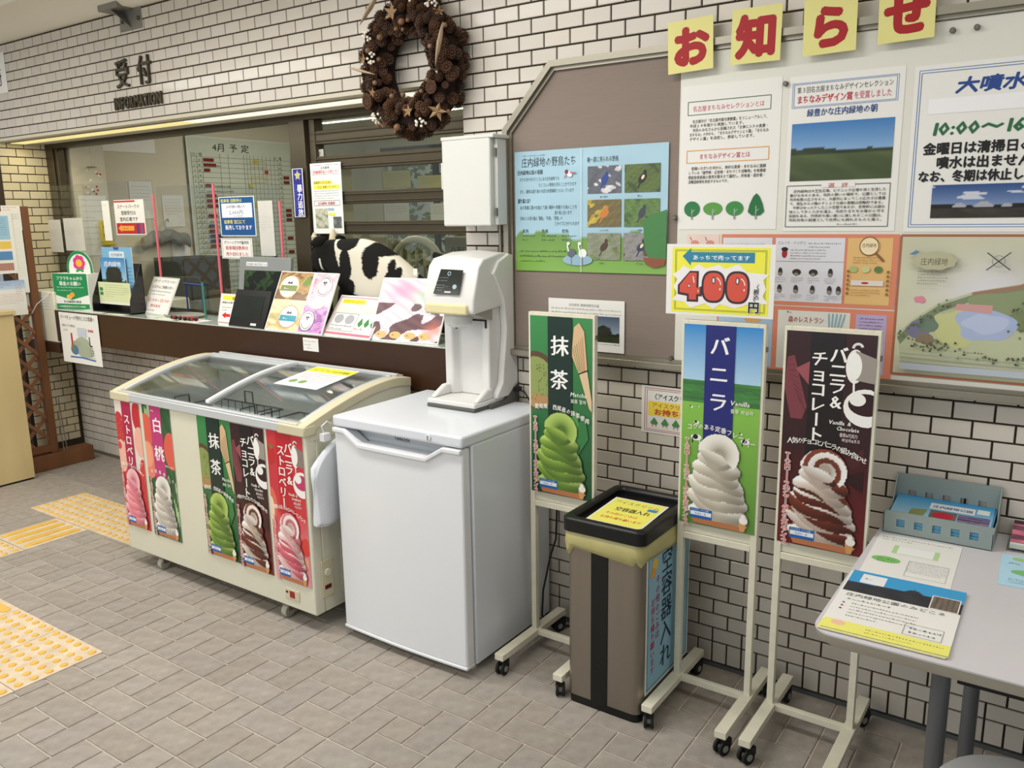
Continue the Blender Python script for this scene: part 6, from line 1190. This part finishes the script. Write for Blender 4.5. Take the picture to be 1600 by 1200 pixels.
for k, (loc, rt) in enumerate((((-.235+.04, -.085, -.012), .28), ((.20, -.07, .055), 1.85), ((-.13, -.085, .225), 2.4))): o = pd if k == 0 else copyobj(pd, wr_); o.location = loc; o.rotation_euler = (0, rt, 0); o.scale = (1.1, 1.2, 1)
lt_ = MB().lathe([(.002, 0), (.010, .004), (.024, .022), (.026, .028), (.024, .030), (.002, .028)], 18)
for k in range(8): a = 2*math.pi*k/8; lt_.cyl((.015*math.cos(a), .015*math.sin(a), .029), (.015*math.cos(a), .015*math.sin(a), .032), .003, n=6)
l1_ = lt_.build('lotus_pod', M['cone'], wr_); place(l1_, 3.75, 1.3, 1.25, 0, .012)
lo2 = copyobj(l1_, wr_); place(lo2, 5.75, 1.5, 1.0, 0, .012)

# ================================================================== LATTICE PARTITION, CABINET, LEFT EDGE
lp_ = thing('lattice_partition', 'brown wooden lattice partition on a block foot at the left of the counter', 'partition', (-5.048, 0, 0))
MB().box(-.022, .022, -.035, .012, .105, 1.752).build('post', M['wood'], lp_, .002); MB().box(-.022, .022, -.95, -.035, 1.70, 1.752).build('top_rail', M['wood'], lp_, .002); MB().box(-.022, .022, -.95, -.035, .115, .16).build('bottom_rail', M['wood'], lp_, .002)
MB().box(-.022, .022, -.99, -.95, .105, 1.752).build('post', M['wood'], lp_, .002); MB().box(-.055, .055, -.235, .235, 0, .105).build('foot_block', M['wood'], lp_, .004)
for s_, xo in ((1, -.006), (-1, .006)):
    for k in range(-9, 18):
        y0, z0 = -.95, .16+k*.145; pts = []
        # clip a 45 degree lath to the frame opening
        if s_ > 0: a_, b_ = max(0, .16-z0), min(.915, 1.70-z0)
        else: z0 = 1.70-k*.145; a_, b_ = max(0, z0-1.70), min(.915, z0-.16)
        if b_-a_ < .06: continue
        ya, yb, za, zb = y0+a_, y0+b_, z0+s_*a_, z0+s_*b_; dn_ = .016
        MB().add([(xo+e, y+dy, z) for e in (-.005, .005) for (y, dy, z) in ((ya, -0, za-dn_*s_), (ya, 0, za+dn_*s_), (yb, 0, zb+dn_*s_), (yb, 0, zb-dn_*s_))], [(0, 1, 2, 3), (7, 6, 5, 4), (0, 4, 5, 1), (1, 5, 6, 2), (2, 6, 7, 3), (3, 7, 4, 0)]).build('lath', M['lath'], lp_, smooth=False)
tag(MB().tube([(-4.99, .03, .112), (-4.985, .02, .25), (-4.98, .03, .50), (-4.985, .04, .26), (-4.99, .05, .112)], .003, 6).build('wire_loop', M['alu']), 'bent grey wire loop leaning by the foot of the lattice post', 'wire')
for i, (ya, yb, za, zb, lb, fn) in enumerate(((-.155, -.04, 1.60, 1.757, 'white sheet with pink heading at the top of the lattice partition', 'p'), (-.105, -.045, 1.20, 1.63, 'long narrow white form hanging on the lattice partition near its post', 'l'), (-.33, -.10, 1.33, 1.72, 'colourful blue and yellow chart on the lattice partition at picture edge', 'c'), (-.28, -.075, 1.06, 1.285, 'white leaflet with blue head and red lines low on the lattice partition', 'b'))):
    o = sheet('posted_sheet', lb, 'sheet', yb-ya, zb-za, Matrix.Translation((-5.0235+.0022*i, ya, za)) @ Matrix.Rotation(math.pi/2, 4, 'Z') @ WALLROT, .001, M['paper']); c = Canvas(yb-ya, zb-za); W, H = c.w, c.h
    if fn == 'p': c.lines(W*.1, H*.9, W*.7, 2, H*.06, '#d8607c').lines(W*.05, H*.62, W*.85, 4, H*.04, '#777', 2)
    elif fn == 'l': c.lines(W*.1, H*.95, W*.8, 24, H*.008, '#999', 4)
    elif fn == 'c': c.rect(W*.05, H*.55, W*.85, H*.38, '#9cc4e0').rect(W*.1, H*.40, W*.8, H*.12, '#e8c860').rect(W*.1, H*.22, W*.8, H*.14, '#5c8cc0').rect(W*.1, H*.05, W*.8, H*.12, '#b08478').lines(W*.12, H*.88, W*.7, 9, H*.02, '#4c6a8c', 1.8)
    else: c.grad(0, H*.75, W, H*.25, '#c8d8ec', '#9cb4d8').lines(W*.1, H*.9, W*.5, 3, H*.03, '#4c5a7c').lines(W*.08, H*.6, W*.84, 6, H*.025, '#c8606c', 2).lines(W*.7, H*.85, W*.2, 5, H*.04, '#c03c4c', 1.6, seed=3)
    c.attach(o)
bc_ = thing('beech_cabinet', 'pale beech laminate cabinet cut off by the left picture edge', 'cabinet', (0, 0, 0)); MB().box(-4.985, -4.882, -1.1, -.228, .012, 1.083).build('side_panel', M['beige'], bc_, .002); MB().box(-4.985, -4.862, -1.11, -.222, 1.083, 1.108).build('top_board', M['beige'], bc_, .003); MB().box(-4.98, -4.89, -1.09, -.235, 0, .012).build('plinth', M['black'], bc_)
o, c = poster('wall_sheet', 'white sheet with dark characters on the header tiles at the left picture edge', (-40, 92), (13, 144), y=-.0105, t=.001, cat='sheet'); c.text('受付', c.w*.74, c.h*.9, c.h*.36, '#3c3c48', .03, vert=True); c.attach(o)

# ================================================================== OFFICE
XL = -5.297
def offsheet(nm, lb, ya, yb, za, zb, x=XL, m=None, cat='sheet'):
    o = sheet(nm, lb, cat, yb-ya, zb-za, Matrix.Translation((x+.002, ya, za)) @ Matrix.Rotation(math.pi/2, 4, 'Z') @ WALLROT, .0015, m); return o, Canvas(yb-ya, zb-za)
ya, yb, zb = onX((288, 218), XL)[1], onX((453, 223), XL)[1], 2.30
o, c = offsheet('monthly_whiteboard', 'large whiteboard with the April schedule grid inside the office', ya, yb, .75, zb, x=XL+.02, m=mat('whiteboard_enamel', '#c8cfc0', .3, var=.03), cat='whiteboard'); W, H = c.w, c.h
c.frame(0, 0, W, H, W*.012, '#d8dcd4'); c.text('4月 予 定', W*.22, H*.935, H*.045, '#33382e', .02, fit=W*.34); c.text('日　曜', W*.04, H*.905, H*.018, '#4c5248').text('日　曜', W*.80, H*.905, H*.018, '#4c5248')
for i in range(33): c.line([(W*.03, H*(.90-.026*i)), (W*.97, H*(.90-.026*i))], H*.0016, '#6a7064')
for x_ in (.03, .075, .12, .28, .355, .50, .53, .56, .60, .64, .68, .72, .76, .80, .835, .87, .97): c.line([(W*x_, H*.92), (W*x_, H*.06)], W*.002, '#6a7064')
r_ = random.Random(12)
for i in range(32):
    y_ = H*(.878-.026*i); c.text(str(i % 31+1), W*.045, y_, H*.014, '#4c5248').text('日月火水木金土'[i % 7], W*.085, y_, H*.014, '#4c5248' if i % 7 else '#a03838').text('日月火水木金土'[i % 7], W*.845, y_, H*.013, '#4c5248')
    if r_.random() < .5: c.rect(W*.13, y_, W*r_.uniform(.04, .12), H*.016, r_.choice(('#7a2420', '#3c4c7c', '#7a2420')))
    if r_.random() < .45: c.rect(W*r_.uniform(.5, .74), y_, W*.035, H*.018, r_.choice(('#b03c30', '#3c7a4c', '#c8b83c', '#3c5c8c')))
    if r_.random() < .35: c.rect(W*.885, y_, W*.06, H*.016, '#7a2420')
    if r_.random() < .6: c.lines(W*.14, y_, W*.3, 1, H*.012, '#555c50', seed=i)
for y_ in (.86, .78, .60, .40): c.frame(W*.56, H*y_, W*.14, H*.03, W*.003, '#c8b83c')
c.attach(o, GLOSS)
for i, (tl, br, lb) in enumerate((((122, 232), (243, 244), 'long white paper strip along the top of the office wall'), ((200, 283), (242, 342), 'white printed sheet on the office wall above the arrow notice'), ((252, 305), (290, 355), 'white form on the office wall left of the whiteboard'), ((268, 375), (298, 402), 'small cream slip on the office wall below the white form'))):
    a, b = onX(tl, XL), onX(br, XL); z1_ = min(a[2], 2.45) if i else 2.34; z0_ = onX((tl[0], br[1]), XL)[2] if i else 2.15
    o, c = offsheet('office_sheet', lb, a[1], b[1], z0_, z1_); c.lines(c.w*.1, c.h*.85, c.w*.75, 6 if i else 1, c.h*(.03 if i else .12), '#777', 3 if i else 1.5, seed=i); c.attach(o)
for i, (tl, br) in enumerate((((95, 305), (124, 345)), ((98, 346), (132, 400)))):
    a, b = onX(tl, -5.16), onX(br, -5.16); o = sheet('pillar_sheet', ['pale sheet pinned high on the pillar just inside the window', 'pale sheet pinned lower on the pillar just inside the window'][i], 'sheet', .2, a[2]-b[2], Matrix.Translation((-5.157, .42, b[2])) @ Matrix.Rotation(math.pi/2, 4, 'Z') @ WALLROT, .001); c = Canvas(.2, a[2]-b[2]); c.lines(.02, c.h*.8, .15, 4, .01, '#999', 4); c.attach(o)
p = onX((150, 350), -5.16); yt = thing('yellow_holder', 'bright yellow plastic holder hanging on the office pillar', 'holder', (-5.158, .60-.02, p[2]-.13)); MB().box(0, .03, -.035, .035, 0, .15).build('case', M['yplast'], yt, .006); MB().box(.03, .033, -.02, .02, .04, .06).box(.03, .033, -.02, .02, .10, .12).build('slots', M['nut'], yt); MB().box(0, .06, -.03, .05, -.02, .0).build('tray', M['yplast'], yt, .004)
bs = thing('hanging_ornament', 'small hanging ornament of red and white beads near the office corner', 'ornament', (-5.12, .52, 1.90)); r_ = random.Random(4); MB().tube([(0, 0, .12), (0, 0, .25)], .001, 5).tube([(.03*math.cos(t), .03*math.sin(t), .12) for t in [2*math.pi*i/14 for i in range(14)]], .003, 5, True).build('ring', M['alu'], bs)
for i in range(14): MB().sphere((r_.uniform(-.04, .04), r_.uniform(-.04, .05), r_.uniform(-.1, .11)), .008, 6).build('bead', M['redp'] if i % 2 else M['berry'], bs)
dk = thing('office_desk', 'grey-green office desk against the far office wall', 'desk', (-5.25, .9, 0)); MB().box(0, .65, 0, 1.6, .72, .75).build('desktop', M['olive'], dk, .003); MB().box(0.02, .6, .02, .45, 0, .72).box(.02, .6, 1.15, 1.58, 0, .72).build('pedestal', M['olive'], dk, .003)
for i in range(3): MB().box(.6, .612, .04, .43, .04+.22*i, .24+.22*i).build('drawer', M['sgrey'], dk, .002)
cb = thing('filing_cabinet', 'dark grey-green filing cabinet on the desk under the hanging coat', 'cabinet', (-5.25, 1.0, .75)); MB().box(0, .35, 0, .42, 0, .62).build('cabinet_body', M['dkgrey'], cb, .003); MB().box(.35, .36, .02, .40, .32, .60).build('door', M['dkgrey'], cb, .003); MB().box(.35, .36, .02, .40, .02, .30).build('door', M['olive'], cb, .003)
pr = thing('printer', 'pale office printer on the desk behind the leaning hours sign', 'printer', (-5.2, .72, .75)); MB().box(0, .40, 0, .26, 0, .34).build('printer_body', M['offw'], pr, .015); MB().box(.40, .46, .03, .23, .10, .115).build('paper_tray', M['mg'], pr, .003)
ct2 = thing('folded_coat', 'grey-brown coat draped over a hanger on the office wall', 'coat', (-5.24, 1.12, 1.48)); mb = MB(); mb.ring([[(.05*math.cos(t)*(1-.5*abs(u_)), u_*.2, .05*math.sin(t)+.05*(1-u_*u_)+.01*math.sin(u_*9)) for t in [2*math.pi*j/10 for j in range(10)]] for u_ in [i/8-1 for i in range(17)]]).build('draped_cloth', M['olive'], ct2); MB().tube([(0, 0, .10), (.0, 0, .16), (.01, .02, .18), (.0, .03, .16)], .004, 6).build('hook', M['alu'], ct2)
tag(bx(-5.14, -4.7, 1.75, 2.3, .75, 1.12).build('storage_box', M['dkgrey'], None, .01), 'dark storage box on the desk below the whiteboard', 'box')
# chair and cardboard carton glimpsed through the right sash
ch = thing('office_chair', 'pale curved back chair seen through the window behind the cow rump', 'chair', (-2.58, 1.0, 0))
bk = MB(); bk.tube([(-.2, 0, 1.2)]+[(-.2*math.cos(t), .0, 1.32+.2*math.sin(t)) for t in [math.pi*i/12 for i in range(13)]]+[(.2, 0, 1.2)], .022, 10)
bk.build('back_hoop', M['offw'], ch)
for i in range(5): MB().cyl((-.12+.06*i, 0, .98), (-.12+.06*i, 0, 1.46), .009, n=8).build('spindle', M['offw'], ch)
MB().box(-.22, .22, -.1, .3, .93, .97).build('seat', M['offw'], ch, .01)
for sx in (-.19, .19):
    for sy in (-.07, .27): MB().cyl((sx, sy, 0), (sx*.9, sy, .93), .018, .014, 10).build('leg', M['offw'], ch)
MB().cyl((-.2, 0, .97), (-.2, 0, 1.2), .02).cyl((.2, 0, .97), (.2, 0, 1.2), .02).build('back_post', M['offw'], ch)
cb2 = bx(-2.12, -1.72, .70, .95, 1.02, 1.54).build('carton', mat('pale_cardboard', '#a9a391', .85, var=.06), None, .003); tag(cb2, 'pale cardboard carton with a black printed line behind the right sash', 'carton')
lo = bpy.data.objects.new('print_face', None); COL.objects.link(lo); lo.parent = cb2; lo.matrix_local = wallmat(-2.12, 1.02, .6985); c = Canvas(.4, .52); c.text('ハチに注意!', .04, .44, .04, '#3c3a30', .02, fit=.2); c.attach(lo)
tag(bx(-2.2, -1.6, .62, 1.1, 0, 1.018).build('side_table_chest', M['dkgrey'], None, .004), 'dark low chest supporting the pale carton inside the office', 'chest')
for i, (tl, br, lb, yy) in enumerate((((598, 268), (642, 293), 'yellowed paper scrap taped to the far office glass', 3.39), ((652, 275), (690, 295), 'second yellowed paper taped to the far office glass', 3.39), ((600, 318), (640, 345), 'pale sheet hung on the far office glass', 3.39), ((672, 318), (716, 347), 'pinkish sheet hung on the far office glass', 3.39))):
    a, b = onY(tl, yy), onY(br, yy)
    if b[0] > -5.25: o, c = poster('far_sheet', lb, tl, br, y=yy, cat='sheet', m=mat('yellowed_paper', '#cfc98c', .7) if i < 2 else None); c.lines(c.w*.1, c.h*.8, c.w*.8, 4, c.h*.06, '#8a8660', 2); c.attach(o)
# greenery outside the far office window
r_ = random.Random(3)
for i in range(4):
    hg = MB()
    for k in range(420):
        p = Vector((r_.uniform(-.5, .5), r_.uniform(-.3, .3), r_.uniform(-1.1, 1.2))); d = Vector((r_.uniform(-1, 1), r_.uniform(-1, 1), r_.uniform(-1, 1))).normalized()*.07; e = d.orthogonal()*.5; hg.add([p-d, p+e, p+d, p-e], [(0, 1, 2, 3)])
    bu = thing('garden_bush', ['leafy green bush outside, behind the leftmost far pane', 'leafy green bush outside, second from the left', 'leafy green bush outside, third from the left', 'leafy green bush outside, behind the rightmost far pane'][i], 'bush', (-6.6+1.1*i, 5.2, 1.5), group='bushes outside the far office window')
    f_ = hg.build('foliage', M['leaf'], bu, smooth=False); f_['kind'] = 'stuff'; MB().cyl((0, 0, -1.5), (0, 0, 0), .04, .03, 8).build('stem', M['wood'], bu)
struct('ground_outside', bx(-12, 4, 3.5, 12, -.06, -.01), M['leaf'])
bpy.data.objects.remove(_fo); bpy.data.curves.remove(_fc)
